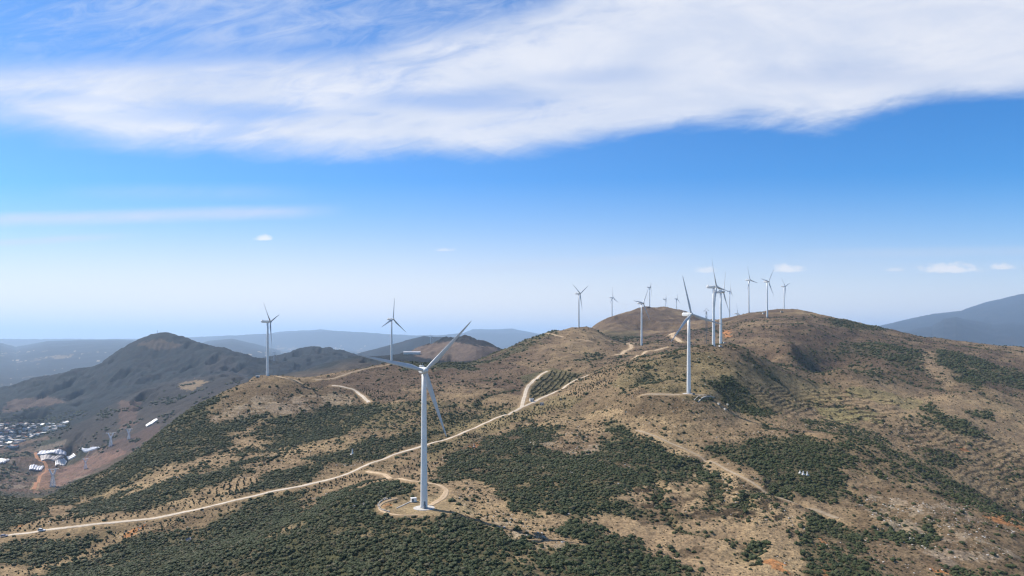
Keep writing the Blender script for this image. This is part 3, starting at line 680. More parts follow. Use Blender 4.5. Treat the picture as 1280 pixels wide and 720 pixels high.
def loft(bm, rings, cap=True):
    vs = [[bm.verts.new(p) for p in r] for r in rings]
    for a, b in zip(vs, vs[1:]):
        k = len(a)
        for i in range(k): bm.faces.new((a[i], a[(i + 1) % k], b[(i + 1) % k], b[i]))
    if cap:
        bm.faces.new(list(reversed(vs[0]))); bm.faces.new(vs[-1])
    return vs
def circ(r, z, n=32, cx=0, cy=0): return [(cx + r * math.cos(2 * math.pi * i / n), cy + r * math.sin(2 * math.pi * i / n), z) for i in range(n)]
def gz(x, y): return float(ground_z(Z1, x, y))

# ------------------------------------------------------------------ terrain mesh
nr, nc = Z1.shape
co = np.stack([XX, YY, Z1], -1).astype(np.float32).reshape(-1, 3)
idx = np.arange(nr * nc).reshape(nr, nc)
quads = np.stack([idx[:-1, :-1], idx[:-1, 1:], idx[1:, 1:], idx[1:, :-1]], -1).reshape(-1, 4)
def grid_mesh(name, co, quads, colr=None):
    me = bpy.data.meshes.new(name)
    me.vertices.add(len(co)); me.vertices.foreach_set('co', co.ravel())
    me.loops.add(quads.size); me.loops.foreach_set('vertex_index', quads.astype(np.int32).ravel())
    me.polygons.add(len(quads)); me.polygons.foreach_set('loop_start', np.arange(0, quads.size, 4, dtype=np.int32))
    me.update(calc_edges=True)
    me.polygons.foreach_set('use_smooth', np.ones(len(quads), bool))
    if colr is not None:
        a = me.color_attributes.new('cover', 'FLOAT_COLOR', 'POINT')
        cc = np.concatenate([colr.reshape(-1, 3), np.ones((len(co), 1))], 1).astype(np.float32)
        a.data.foreach_set('color', cc.ravel())
    return me
terrain = link('terrain', grid_mesh('terrain', co, quads, np.clip(col, .01, .8)), 'ground'); tag(terrain, kind='structure')

# roads as ribbons lying on the ground
for nm, mt, wd, ln in road_lines:
    tn = np.gradient(ln, axis=0); tn /= np.linalg.norm(tn, axis=1, keepdims=True) + 1e-9
    nrm = np.stack([-tn[:, 1], tn[:, 0]], 1)
    k = 13; offs = np.linspace(-1, 1, k); V = []
    far_road = ln[:, 1].mean() > 1500
    for i, (p, q) in enumerate(zip(ln, nrm)):
        s_ = 1 + .22 * float(perlin(np.array([i * .31]), np.array([wd]), 5)[0]); s2 = 1 + .22 * float(perlin(np.array([i * .27]), np.array([wd + 9]), 6)[0])
        for o_ in offs:
            w_ = wd / 2 * (s_ if o_ < 0 else s2) * o_
            x, y = p + q * w_
            V.append((x, y, gz(x, y) + (.30 - .34 * o_ ** 8) * (1 if not far_road else 3)))
    V = np.array(V, np.float32); ix = np.arange(len(ln) * k).reshape(len(ln), k)
    qd = np.stack([ix[:-1, :-1], ix[1:, :-1], ix[1:, 1:], ix[:-1, 1:]], -1).reshape(-1, 4)[:, ::-1]
    rme = grid_mesh(nm, V, qd); ra = rme.attributes.new('across', 'FLOAT', 'POINT'); ra.data.foreach_set('value', np.tile(offs, len(ln)).astype(np.float32))
    tag(link(nm, rme, mt), kind='structure')

# ------------------------------------------------------------------ haze
bm = bmesh.new(); z_lo, z_hi = float(Z1.min()) - 1.5, max(float(Z1.max()), 190.0) + 12.0
print('haze', z_lo, z_hi); box(bm, 0, 44000, (z_lo + z_hi) / 2, 320000, 95000, z_hi - z_lo)
hz = link('haze', bm_mesh('haze', bm)); tag(hz, kind='stuff')
hm = bpy.data.materials.new('haze'); hm.use_nodes = True; ht = NT(hm.node_tree); ht.n.clear()
pv_ = ht.new('ShaderNodeVolumePrincipled'); pv_.inputs['Color'].default_value = (.54, .74, 1.0, 1)
pv_.inputs['Density'].default_value = 3.9e-5; pv_.inputs['Anisotropy'].default_value = 0.22
mo = ht.new('ShaderNodeOutputMaterial'); ht.l.new(pv_.outputs[0], mo.inputs['Volume'])
hz.data.materials.append(hm)

# ------------------------------------------------------------------ wind turbines
HH, RB = 80.0, 40.0
bm = bmesh.new()
rings = [circ(2.12 * (1 - t) + 1.32 * t, z, 40) for t, z in [(0, 0), (.02, 1.5), (.26, 20), (.27, 20.05), (.52, 40), (.53, 40.05), (.78, 60), (.79, 60.05), (1, 78)]]
loft(bm, rings)
for z, r in ((20, 1.93), (40, 1.73), (60, 1.52)): loft(bm, [circ(r, z - .08, 40), circ(r + .03, z - .08, 40), circ(r + .03, z + .08, 40), circ(r, z + .08, 40)])
tower_me = bm_mesh('tower', bm, True)
bm = bmesh.new(); loft(bm, [circ(6.2, -2.5, 40), circ(6.2, .16, 40), circ(6.0, .22, 40)]); found_me = bm_mesh('foundation', bm)
bm = bmesh.new(); box(bm, 0, -2.1, 3.2, .95, .25, 2.2, bevel=.05); box(bm, 0, -2.75, 1.05, 1.2, 1.3, 2.0)
door_me = bm_mesh('door', bm)
bm = bmesh.new()  # nacelle: long rounded box behind the rotor
def rrect(w, h_, y, zc, r=.5, n=4):
    out = []
    for cx_, cz_, a0 in ((w / 2 - r, h_ / 2 - r, 0), (-w / 2 + r, h_ / 2 - r, 90), (-w / 2 + r, -h_ / 2 + r, 180), (w / 2 - r, -h_ / 2 + r, 270)):
        for i in range(n + 1):
            a = R(a0 + 90 * i / n); out.append((cx_ + r * math.cos(a), y, zc + cz_ + r * math.sin(a)))
    return out
loft(bm, [rrect(2.5, 2.6, -3.0, 80, .9), rrect(3.2, 3.3, -2.2, 80, .8), rrect(3.5, 3.7, 0, 80, .6), rrect(3.5, 3.7, 6, 80, .6), rrect(3.3, 3.2, 8.6, 80.15, .7), rrect(2.5, 2.3, 9.4, 80.3, .8)])
box(bm, 0, 7.2, 82.3, 2.4, 1.4, .8, bevel=.1); bar(bm, (.7, 8.3, 81.8), (.7, 8.3, 84), .05); bar(bm, (-.7, 8.3, 81.8), (-.7, 8.3, 84), .05)
nac_me = bm_mesh('nacelle', bm, True)
bm = bmesh.new()
prof = [(0.05, -2.4), (.7, -2.25), (1.2, -1.8), (1.55, -1.1), (1.7, -.2), (1.65, .9), (1.4, 1.3)]
loft(bm, [[(r * math.cos(2 * math.pi * i / 28), y, r * math.sin(2 * math.pi * i / 28)) for i in range(28)] for r, y in prof])
hub_me = bm_mesh('hub', bm, True)
bm = bmesh.new()
rings = []
for t in [0, .02, .04, .07, .11, .16, .2, .26, .34, .44, .55, .66, .77, .87, .94, .98, 1.0]:
    z = 1.2 + t * (RB - 1.2)
    if t < .04: ch, th, rd = 1.9, 1.9, 1.0
    else:
        ch = float(np.interp(t, [.04, .2, .5, .8, .95, 1.0], [1.9, 3.1, 2.0, 1.15, .7, .2]))
        th = ch * float(np.interp(t, [.04, .2, .5, 1.0], [.92, .42, .24, .16])); rd = 1 - float(sstep(np.array(t), .04, .2))
    tw = R(float(np.interp(t, [0, .2, .6, 1], [20, 17, 7, 1])))
    ring = []
    for i in range(20):
        a = 2 * math.pi * i / 20
        xx_ = math.cos(a); yy_ = math.sin(a)
        xc = ch * (.5 * xx_ + .18 * (1 - rd)); shape = 1.0 * rd + (1 - rd) * (1.15 - .55 * xx_) * .85
        yc = th * .5 * yy_ * shape
        x_ = xc * math.cos(tw) - yc * math.sin(tw); y_ = xc * math.sin(tw) + yc * math.cos(tw)
        ring.append((x_, y_ - .9 * t * t, z))
    rings.append(ring)
loft(bm, rings); blade_me = bm_mesh('blade', bm, True)
def turbine(label, px, base_py, hub_py, Y, c, theta, found=True, psi=None):
    beta = math.atan((px - CX) / F)
    if psi is None: psi = math.acos(min(1, c * math.cos(beta))) - beta
    x = (px - CX) / F * Y; g = gz(x, Y)
    hz_ = (HY - hub_py) / F * Y
    Hh_ = max(hz_ - g, 45) if base_py is None else max(hz_ - g, 60)
    t = thing('wind_turbine', label, 'wind turbine', (x, Y, g), psi, 'white three-bladed wind turbines on the hills')
    dz = hz_ - g - HH
    tw_ = link('tower', tower_me, 'turbine_white', t); tw_.scale = (1, 1, (HH + dz - 1.6) / 78.0)
    d = link('door', door_me, 'door_grey', tw_)
    if found: link('foundation', found_me, 'concrete', t)
    nc_ = link('nacelle', nac_me, 'turbine_white', t); nc_.location = (0, 0, dz)
    Mh = Matrix.Translation((0, -4.0, HH + dz)) @ Matrix.Rotation(R(-5), 4, 'X')
    hb = link('hub', hub_me, 'hub_grey', t); hb.matrix_local = Mh
    for k in range(3):
        b = link('blade', blade_me, 'blade_white', t)
        b.matrix_local = Mh @ Matrix.Rotation(R(theta + 120 * k), 4, 'Y') @ Matrix.Rotation(R(2), 4, 'X')
    return t
TUR = [
 ('nearest tall white wind turbine on the round grassy pad beside the access track', 530, 635, 463, 397, .99, 43.5),
 ('white wind turbine at the bare hilltop right of centre, above pale concrete strips', 861, 492, 393, 689, .81, -14.6),
 ('wind turbine alone on the left-hand hill edge, in front of the blue cone mountain', 334.5, 470, 402, 1003, .34, -47.4),
 ('wind turbine on the low ridge behind the nearest turbine, blade pointing almost straight up', 489.5, 449, 399, 1250, .657, 7),
 ('larger and nearer of the two close-set turbines behind the bare hilltop, nacelle dark below', 892, 433, 358.5, 922, .33, -25),
 ('second of the two close-set turbines, slightly smaller with a dark blade hanging to its right', 901, 430, 365, 1050, .25, 30),
 ('wind turbine at the end of the pale zigzag track, one blade level to the left', 802, 431, 379, 1365, .53, -86),
 ('wind turbine on the left shoulder of the ridge with two blades raised in a V', 723.5, 411, 367, 1585, .53, -60),
 ('small distant wind turbine low on the left flank of the brown summit', 765, 398, 372, 2400, .45, -5),
 ('distant wind turbine just behind the top of the brown summit, rotor seen edge-on', 812, 385, 359, 2560, .1, 180),
 ('tiny wind turbine behind the right slope of the brown summit, only upper tower showing', 831.5, None, 374, 3000, .06, 60),
 ('tiny distant wind turbine with one upright blade beyond the dip right of the brown summit', 845.5, None, 373.5, 2900, .3, 0),
 ('thin distant wind turbine right behind the pair of close-set turbines, nacelle edge-on', 912, None, 364, 2450, .15, 0),
 ('wind turbine almost wholly behind the broad right hill, only a slanting blade tip showing', 921, None, 392, 2500, .4, -15),
 ('leftmost of the three turbines on top of the broad right hill', 936, 386, 350, 1895, .5, -20),
 ('middle and largest of the three turbines on top of the broad right hill', 959, 392, 352, 1706, .55, 37),
 ('rightmost and smallest of the three turbines on top of the broad right hill', 980, 389, 358, 2150, .4, -50),
 ('tiny white turbine standing on the far hill behind the left-hand ridge', 342.5, None, 440, 4150, .5, 20),
 ('tiny white turbine on the distant flat-topped hill in the centre', 538, None, 421, 5200, .5, 0),
]
for i, (lb, px, bp_, hp, Y, c, th) in enumerate(TUR): turbine(lb, px, bp_, hp, Y, c, th, found=i < 8)

# ------------------------------------------------------------------ scrub, shrubs and stones (uncountable ground cover)
def clump_mesh(name, seed, leafm, nblob=4, leaves=170, flat=.75, sub=2):
    r_ = random.Random(seed); bm = bmesh.new(); cs = []
    for b in range(nblob):
        rr = r_.uniform(.45, .75) if b else .85
        a = r_.uniform(0, 6.28); d = 0 if b == 0 else r_.uniform(.35, .75)
        c = Vector((d * math.cos(a), d * math.sin(a), rr * flat * r_.uniform(.55, .9))); cs.append((c, rr))
        q = bmesh.ops.create_icosphere(bm, subdivisions=sub, radius=rr)
        for v in q['verts']:
            n_ = 1 + .22 * math.sin(v.co.x * 9 + seed + b) * math.cos(v.co.y * 8 + b) + r_.uniform(-.13, .13)
            v.co = Vector((v.co.x * n_, v.co.y * n_, v.co.z * n_ * flat)) + c
    for _ in range(leaves):
        c, rr = r_.choice(cs); d = Vector((r_.gauss(0, 1), r_.gauss(0, 1), abs(r_.gauss(0, 1)) * .8 - .1)).normalized()
        p = c + Vector((d.x, d.y, d.z * flat)) * rr * r_.uniform(.92, 1.22); s_ = r_.uniform(.05, .13)
        t1 = Vector((r_.gauss(0, 1), r_.gauss(0, 1), r_.gauss(0, .6))).normalized(); t2 = t1.cross(Vector((r_.gauss(0, 1), r_.gauss(0, 1), r_.gauss(0, 1))).normalized())
        vs = [bm.verts.new(p + t1 * s_ * a_ + t2 * s_ * b_) for a_, b_ in ((-1, -.6), (1, -.6), (.9, .7), (-.8, .6))]
        bm.faces.new(vs)
    me = bm_mesh(name, bm); me.materials.append(MAT[leafm]); return me
def scatter(name, protos, P, S, label, cat, seed=0):
    pc = bpy.data.collections.new(name + '_kinds')
    for k, me in enumerate(protos):
        o = bpy.data.objects.new(name + '_kind', me); pc.objects.link(o)
    me = bpy.data.meshes.new(name); me.vertices.add(len(P)); me.vertices.foreach_set('co', np.asarray(P, np.float32).ravel())
    a = me.attributes.new('size', 'FLOAT', 'POINT'); a.data.foreach_set('value', np.asarray(S, np.float32))
    r_ = np.random.default_rng(seed)
    b = me.attributes.new('turn', 'FLOAT_VECTOR', 'POINT')
    rot = np.stack([r_.normal(0, .12, len(P)), r_.normal(0, .12, len(P)), r_.uniform(0, 6.28, len(P))], -1).astype(np.float32)
    b.data.foreach_set('vector', rot.ravel())
    o = link(name, me); tag(o, label, cat, kind='stuff')
    g = bpy.data.node_groups.new(name, 'GeometryNodeTree')
    g.interface.new_socket('Geometry', in_out='INPUT', socket_type='NodeSocketGeometry'); g.interface.new_socket('Geometry', in_out='OUTPUT', socket_type='NodeSocketGeometry')
    gi = g.nodes.new('NodeGroupInput'); go = g.nodes.new('NodeGroupOutput'); ip = g.nodes.new('GeometryNodeInstanceOnPoints')
    ci = g.nodes.new('GeometryNodeCollectionInfo'); ci.inputs['Collection'].default_value = pc
    ci.inputs['Separate Children'].default_value = True; ci.inputs['Reset Children'].default_value = True
    ip.inputs['Pick Instance'].default_value = True
    at = g.nodes.new('GeometryNodeInputNamedAttribute'); at.data_type = 'FLOAT'; at.inputs['Name'].default_value = 'size'
    ar = g.nodes.new('GeometryNodeInputNamedAttribute'); ar.data_type = 'FLOAT_VECTOR'; ar.inputs['Name'].default_value = 'turn'
    rv = g.nodes.new('FunctionNodeRandomValue'); rv.data_type = 'INT'
    for s_ in rv.inputs:
        if s_.type == 'INT' and s_.name == 'Min': s_.default_value = 0
        if s_.type == 'INT' and s_.name == 'Max': s_.default_value = len(protos) - 1
    L = g.links.new
    L(gi.outputs[0], ip.inputs['Points']); L(ci.outputs[0], ip.inputs['Instance']); L(at.outputs[0], ip.inputs['Scale']); L(ar.outputs[0], ip.inputs['Rotation'])
    L([q for q in rv.outputs if q.type == 'INT'][0], ip.inputs['Instance Index']); L(ip.outputs[0], go.inputs[0])
    md = o.modifiers.new('scatter', 'NODES'); md.node_group = g
    return o
bushes = [clump_mesh('shrub', 100 + k, 'scrub_leaf', 3 + k % 3) for k in range(6)]
drybush = [clump_mesh('dry_shrub', 200 + k, 'dry_leaf', 3, 110, .6, 1) for k in range(4)]
def cand(nn, y0, y1, um):
    # uniform over the ground area
    Y = np.sqrt(rng.uniform(y0 ** 2, y1 ** 2, nn)); u = rng.uniform(-um, um, nn); return u * Y, Y
def area(y0, y1, um): return um * (y1 ** 2 - y0 ** 2)
PT, SZ, PD, SD = [], [], [], []
for y0, y1, um, dens, sz in [(140, 480, 1.0, .52, .94), (480, 800, .95, .38, .98), (800, 1150, .9, .18, 1.3), (1150, 1700, .85, .09, 1.6)]:
    x, y = cand(int(area(y0, y1, um) * dens), y0, y1, um)
    xj = x + rng.normal(0, 1, len(x)) * 2.6; yj = np.maximum(y + rng.normal(0, 1, len(x)) * 2.6, 60); s_ = np.minimum(ground_z(scr, xj, yj), ground_z((MROAD < .2).astype(float), x, y) * ground_z((padmask < .3).astype(float), x, y)); f_ = ground_z(sparse, x, y)
    k = rng.random(len(x)); keep = (k < s_) | ((s_ < .1) & (rng.random(len(x)) < .16 * f_))
    zz = ground_z(Z1, x, y)
    wob = .45 + 1.15 * rng.random(len(x)) ** 2.2; hd = 1 + .35 * perlin(x / 22, y / 22, 9)
    PT.append(np.stack([x, y, zz - .1], -1)[keep]); SZ.append((wob * sz * hd)[keep])
    k2 = (~keep) & (rng.random(len(x)) < f_)
    PD.append(np.stack([x, y, zz - .05], -1)[k2]); SD.append((sz * .62 * (.5 + .8 * rng.random(len(x)) ** 2))[k2])
PT = np.concatenate(PT); SZ = np.concatenate(SZ); PD = np.concatenate(PD); SD = np.concatenate(SD)
print('shrubs', len(PT), 'dry', len(PD))
scatter('scrub', bushes, PT, SZ, 'dense dark green scrub covering the folds and lower slopes of the hills', 'scrub', 1)
scatter('low_shrubs', drybush, PD, SD, 'small grey-brown shrubs dotted over the dry slopes', 'shrubs', 2)
# stones on the bare crests
rocks = []
for k in range(4):
    bm = bmesh.new(); bmesh.ops.create_icosphere(bm, subdivisions=1, radius=.5); r_ = random.Random(k)
    for v in bm.verts: v.co = Vector((v.co.x * r_.uniform(.8, 1.5), v.co.y * r_.uniform(.8, 1.4), v.co.z * r_.uniform(.5, .9)))
    me = bm_mesh('rock', bm); me.materials.append(MAT['rock_pale']); rocks.append(me)
x, y = cand(60000, 250, 900, .9)
rk = ground_z(((big * .6 + med) > .12).astype(float) * (scr < .5), x, y) * (rng.random(len(x)) < .22)
for poly, dn in (([(600,640),(700,660),(712,692),(640,690)], .5), ([(660,545),(760,555),(760,590),(700,600),(650,570)], .35), ([(1080,620),(1200,630),(1270,700),(1180,700),(1100,670)], .6), ([(270,510),(420,495),(470,505),(330,525)], .3), ([(440,628),(475,622),(480,612),(500,612),(480,632),(450,640)], .8)):
    pxx = x / y * F + CX; pyy = HY - ground_z(Z1, x, y) / y * F
    rk = np.maximum(rk, inside(poly, pxx, pyy) & (rng.random(len(x)) < dn))
k = (rk > .5) & (ground_z(MROAD, x, y) < .1) & (ground_z(padmask, x, y) < .1)
scatter('loose_stones', rocks, np.stack([x, y, ground_z(Z1, x, y)], -1)[k], (.35 + 1.1 * rng.random(k.sum()) ** 3), 'pale limestone rubble lying on the bare dry slopes', 'stones', 3)

# ------------------------------------------------------------------ planted saplings in rows
def sapling_parts(seed):
    r_ = random.Random(seed); bm = bmesh.new()
    bar(bm, (0, 0, 0), (.03, .02, .9), .06, 5, .04); tr = bm_mesh('trunk', bm); tr.materials.append(MAT['bark'])
    bm = bmesh.new()
    for zc, rr in ((.75, .62), (1.2, .58), (1.65, .40), (1.0, .5)):
        q = bmesh.ops.create_icosphere(bm, subdivisions=1, radius=rr)
        ox, oy = r_.uniform(-.15, .15), r_.uniform(-.15, .15)
        for v in q['verts']: v.co = v.co * r_.uniform(.8, 1.2) + Vector((ox, oy, zc))
    for _ in range(60):
        a = r_.uniform(0, 6.28); zc = r_.uniform(.45, 2.0); rr = .75 * (1 - (zc - .45) / 2.4)
        p = Vector((rr * math.cos(a), rr * math.sin(a), zc)); t1 = Vector((r_.gauss(0, 1), r_.gauss(0, 1), r_.gauss(0, 1))).normalized(); t2 = t1.cross(Vector((0.3, .2, .9))).normalized()
        bm.faces.new([bm.verts.new(p + t1 * .11 * a_ + t2 * .1 * b_) for a_, b_ in ((-1, -1), (1, -1), (1, 1), (-1, 1))])
    cr = bm_mesh('crown', bm); cr.materials.append(MAT['sapling_leaf']); return tr, cr
SAP = [sapling_parts(k) for k in range(4)]
PLOTS = [ # polygon, row angle, spacing, description
 ([(90,652),(160,640),(240,622),(300,600),(345,600),(340,612),(300,622),(230,637),(160,649),(100,655)], 20, 5.2, 'small dark sapling in the planted rows above the lower dirt road'),
 ([(0,663),(40,650),(70,646),(100,640),(110,648),(110,654),(60,661),(10,668)], 20, 5.0, 'small dark sapling in the planted rows by the two cars'),
 ([(0,722),(30,712),(60,696),(120,672),(190,656),(235,645),(310,628),(330,625),(320,632),(260,648),(200,660),(140,680),(70,706),(30,722)], 25, 5.6, 'small dark sapling in the planted strip below the dirt road'),
 ([(360,618),(400,605),(450,592),(480,598),(500,604),(460,606),(410,612),(380,628)], 40, 5.8, 'small dark sapling on the slope between dirt road and access track'),
 ([(430,582),(470,570),(500,560),(525,553),(530,548),(480,564),(430,580)], 10, 6.5, 'small dark sapling on the narrow strip above the dirt road'),
 ([(480,592),(540,560),(575,556),(560,585),(530,600),(500,597)], 30, 7.5, 'small dark sapling on the dry ground inside the road fork'),
 ([(575,548),(610,532),(655,514),(700,504),(720,505),(680,520),(640,530),(600,545),(570,556)], 35, 6.0, 'small dark shrub in the planted rows below the upper dirt road'),
 ([(560,538),(600,524),(645,508),(640,503),(600,505),(540,510),(500,520),(545,535)], 35, 6.5, 'small dark shrub in the plantation above the upper dirt road'),
 ([(660,498),(665,486),(675,474),(690,464),(728,469),(712,478),(690,489),(672,499)], 75, 4.2, 'bushy green tree in the tight rows between the forking roads'),
 ([(735,468),(760,462),(800,456),(830,450),(835,455),(790,466),(745,474),(725,478)], 65, 6.5, 'small dark shrub in the rows climbing right above the road bend'),
 ([(700,495),(740,478),(800,474),(840,478),(800,490),(730,500)], 60, 6.0, 'small dark shrub in the rows right of the road fork'),
 ([(445,486),(465,486),(492,496),(488,501),(462,500)], 80, 6.5, 'dark purple-green shrub in the short rows beside the curved track'),
]
spots = []
for pi, (poly, ang, sp, lb) in enumerate(PLOTS):
    hp = [hit(*p) for p in poly]; hp = [p for p in hp if p]
    ax, ay = min(p[0] for p in hp) - 10, min(p[1] for p in hp) - 10; bx, by = max(p[0] for p in hp) + 10, max(p[1] for p in hp) + 10
    cx, cy = (ax + bx) / 2, (ay + by) / 2; r_ = max(bx - ax, by - ay)
    m_ = int(r_ / sp) + 2; gi_, gj_ = np.meshgrid(np.arange(-m_, m_), np.arange(-m_, m_))
    ca, sa = math.cos(R(ang)), math.sin(R(ang))
    rowsp = sp * (1.0 if pi != 8 else 2.0); gx, gy = gi_ * sp * (1.0 if pi != 8 else .62), gj_ * rowsp
    x = cx + ca * gx - sa * gy + rng.normal(0, sp * .09, gx.shape); y = cy + sa * gx + ca * gy + rng.normal(0, sp * .09, gx.shape)
    x, y = x.ravel(), y.ravel(); ok = (y > 250); x, y = x[ok], y[ok]
    zz = ground_z(Z1, x, y); pxx = x / y * F + CX; pyy = HY - zz / y * F
    ok = inside(poly, pxx, pyy) & (ground_z(VIS.astype(float), x, y) > .6) & (ground_z(MROAD, x, y) < .08) & (ground_z(scr, x, y) < .5) & (rng.random(len(x)) < (.88 if pi != 8 else .97))
    y_lim = {8: (850, 1200), 10: (800, 1200)}.get(pi, (250, 1300)); ok &= (y > y_lim[0]) & (y < y_lim[1])
    for a, b, c in zip(x[ok], y[ok], zz[ok]): spots.append((b, a, c, pi))
spots.sort(); print('saplings', len(spots))
sap_label = [p[3] for p in PLOTS]
for k, (y, x, z, pi) in enumerate(spots[:300]):
    t = thing('sapling', sap_label[pi], 'young tree', (x, y, z - .03), random.uniform(0, 6.28), sap_label[pi].replace('small dark sapling', 'saplings').replace('small dark shrub', 'planted shrubs'))
    s_ = random.uniform(.6, 1.15) * (1 if pi != 8 else 1.1); t.scale = (s_, s_, s_ * .72)
    tr, cr = SAP[k % 4]; link('trunk', tr, None, t); link('crown', cr, None, t)
rest = spots[300:]
if rest:
    bm = bmesh.new()
    comb = []
    for tr, cr in SAP:
        b2 = bmesh.new(); b2.from_mesh(tr); b2.from_mesh(cr); me = bm_mesh('sapling_shape', b2); me.materials.append(MAT['sapling_leaf']); comb.append(me)
    bm.free()
    scatter('saplings', comb, [(x, y, z - .03) for y, x, z, pi in rest], [random.uniform(.8, 1.2) * (1.1 if pi == 8 else 1) for y, x, z, pi in rest], 'dark green planted bushes in rows on the plots farther up the hill', 'young trees', 4)

# ------------------------------------------------------------------ things round the towers
def at(px, py, **k):
    p = hit(px, py, Z1, **k); return p
# transformer kiosk by the nearest tower
p = at(517, 627); t = thing('transformer_kiosk', 'small white transformer cabinet on the pad left of the nearest turbine', 'transformer', (p[0], p[1], p[2] - .1), R(25))
bm = bmesh.new(); box(bm, 0, 0, 1.25, 3.2, 2.2, 2.1, bevel=.05); link('cabinet', bm_mesh('cabinet', bm), 'white_paint', t)
bm = bmesh.new(); box(bm, 0, 0, .1, 3.8, 2.8, .4); link('plinth', bm_mesh('plinth', bm), 'concrete', t)
bm = bmesh.new(); loft(bm, [[(-1.8, -1.3, 2.3), (1.8, -1.3, 2.3), (1.8, 1.3, 2.3), (-1.8, 1.3, 2.3)], [(-1.75, -1.25, 2.42), (1.75, -1.25, 2.42), (1.75, 1.25, 2.42), (-1.75, 1.25, 2.42)], [(-1.2, -.1, 2.75), (1.2, -.1, 2.75), (1.2, .1, 2.75), (-1.2, .1, 2.75)]]); link('roof', bm_mesh('roof', bm), 'white_paint', t)
for sx in (-.8, .8):
    bm = bmesh.new(); box(bm, sx, -1.12, 1.25, 1.3, .06, 1.7, bevel=.02); d = link('door', bm_mesh('door', bm), 'door_grey' if sx < 0 else 'turbine_white', t)
    bm = bmesh.new(); box(bm, sx + .4, -1.19, 1.25, .06, .08, .3); link('handle', bm_mesh('handle', bm), 'steel_dark', d)
# cable trench cover running from it
a, b = at(496, 635.5), at(513, 627.5); bm = bmesh.new(); n_ = 9
for i in range(n_):
    f0, f1 = i / n_, (i + .94) / n_; q0 = [a[k] + (b[k] - a[k]) * f0 for k in range(3)]; q1 = [a[k] + (b[k] - a[k]) * f1 for k in range(3)]
    cx, cy = (q0[0] + q1[0]) / 2, (q0[1] + q1[1]) / 2; L = math.dist(q0[:2], q1[:2])
    box(bm, cx, cy, gz(cx, cy) + .15, L, .7, .5, math.atan2(b[1] - a[1], b[0] - a[0]), .03)
tag(link('cable_trench_cover', bm_mesh('cable_trench_cover', bm), 'concrete'), 'narrow line of concrete trench covers leading to the white transformer cabinet', 'trench cover')
def stone_row(name, label, cat, pl, w, hgt, m='stone', group=None):
    P = [at(*q) for q in pl]; P = [q for q in P if q]
    ln = catmull([q[:2] for q in P], 1.2); bm = bmesh.new()
    for x, y in ln: box(bm, x + random.uniform(-.3, .3), y + random.uniform(-.3, .3), gz(x, y) + hgt * .3, random.uniform(.7, 1.3), w * random.uniform(.7, 1.2), hgt * random.uniform(.7, 1.2), random.uniform(0, 3), .08)
    return tag(link(name, bm_mesh(name, bm), m), label, cat, group)
stone_row('stone_wall', 'low dry-stone kerb round the left rim of the nearest tower pad', 'stone wall', [(487,640),(476,637),(473,631),(478,626),(487,623)], .8, .7)
stone_row('stone_wall', 'broken line of white stones trailing left from the nearest tower pad', 'stone wall', [(440,634),(452,631),(465,628),(474,625),(487,622)], .8, .8, 'rock_pale')
# pale strips and stubs right of the second tower
def slab(label, p0, p1, w, hgt, g=None):
    a, b = at(*p0), at(*p1); L = math.dist(a[:2], b[:2]); k = max(2, int(L / 2)); bm = bmesh.new(); ang = math.atan2(b[1] - a[1], b[0] - a[0])
    nx, ny = -math.sin(ang) * w / 2, math.cos(ang) * w / 2; rings = []
    for i in range(k + 1):
        x = a[0] + (b[0] - a[0]) * i / k; y = a[1] + (b[1] - a[1]) * i / k; z = max(gz(x, y), gz(x + nx, y + ny), gz(x - nx, y - ny)); lo = min(gz(x, y), gz(x + nx, y + ny), gz(x - nx, y - ny)) - .4
        rings.append([(x + nx, y + ny, lo), (x - nx, y - ny, lo), (x - nx, y - ny, z + hgt), (x + nx, y + ny, z + hgt)])
    loft(bm, rings); return tag(link('concrete_strip', bm_mesh('concrete_strip', bm), 'concrete'), label, 'concrete strip', g)
slab('longer pale concrete strip on the slope right of the hilltop turbine', (872,503), (893,496.5), .8, .15)
slab('shorter pale concrete strip just behind the longer one on the slope', (868,500), (889,494.5), .5, .12)
for lb, q in (('left one of the upright pale slabs among scrub right of the hilltop turbine', (898,506)), ('tallest upright pale slab among scrub right of the hilltop turbine', (909,507)), ('smallest pale slab, lowest of those among the scrub right of the hilltop turbine', (906,512.5))):
    p = at(*q); bm = bmesh.new(); box(bm, 0, 0, .8, 1.5, 3.2, 1.8, R(20), .08); box(bm, .2, .3, 1.7, 1.0, 2.4, .35, R(20), .05); o = link('stone_slab', bm_mesh('stone_slab', bm), 'rock_pale'); o.location = p; tag(o, lb, 'stone slab')
# dark blue cabinet at the foot of the second tower
def cabinet(label, px, py, w, d_, h_, m, **kw):
    p = at(px, py, **kw)
    if not p: return
    t = thing('equipment_cabinet', label, 'cabinet', (p[0], p[1], p[2] - .05), R(10))
    bm = bmesh.new(); box(bm, 0, 0, h_ / 2, w, d_, h_, 0, .05); link('cabinet', bm_mesh('cabinet', bm), m, t)
    bm = bmesh.new(); box(bm, 0, 0, h_ + .06, w + .3, d_ + .3, .14, 0, .03); link('roof', bm_mesh('roof', bm), m, t)
    bm = bmesh.new(); box(bm, 0, -d_ / 2 - .03, h_ * .48, w * .6, .05, h_ * .8); link('door', bm_mesh('door', bm), 'door_grey', t)
cabinet('dark blue cabinet at the foot of the hilltop turbine', 867, 493.5, 2, 1.6, 1.8, 'steel_dark')
cabinet('white cabinet beside the foot of the smaller close-set turbine', 905.5, 429, 3.2, 2.5, 2.2, 'white_paint', ymin=800)
cabinet('white cabinet between the feet of the two close-set turbines', 900.5, 433.5, 3.6, 2.6, 2.3, 'white_paint', ymin=800)
cabinet('pale cabinet left of the middle turbine on the right hill', 954.5, 392.5, 4.5, 3, 3.5, 'white_paint', ymin=1300)
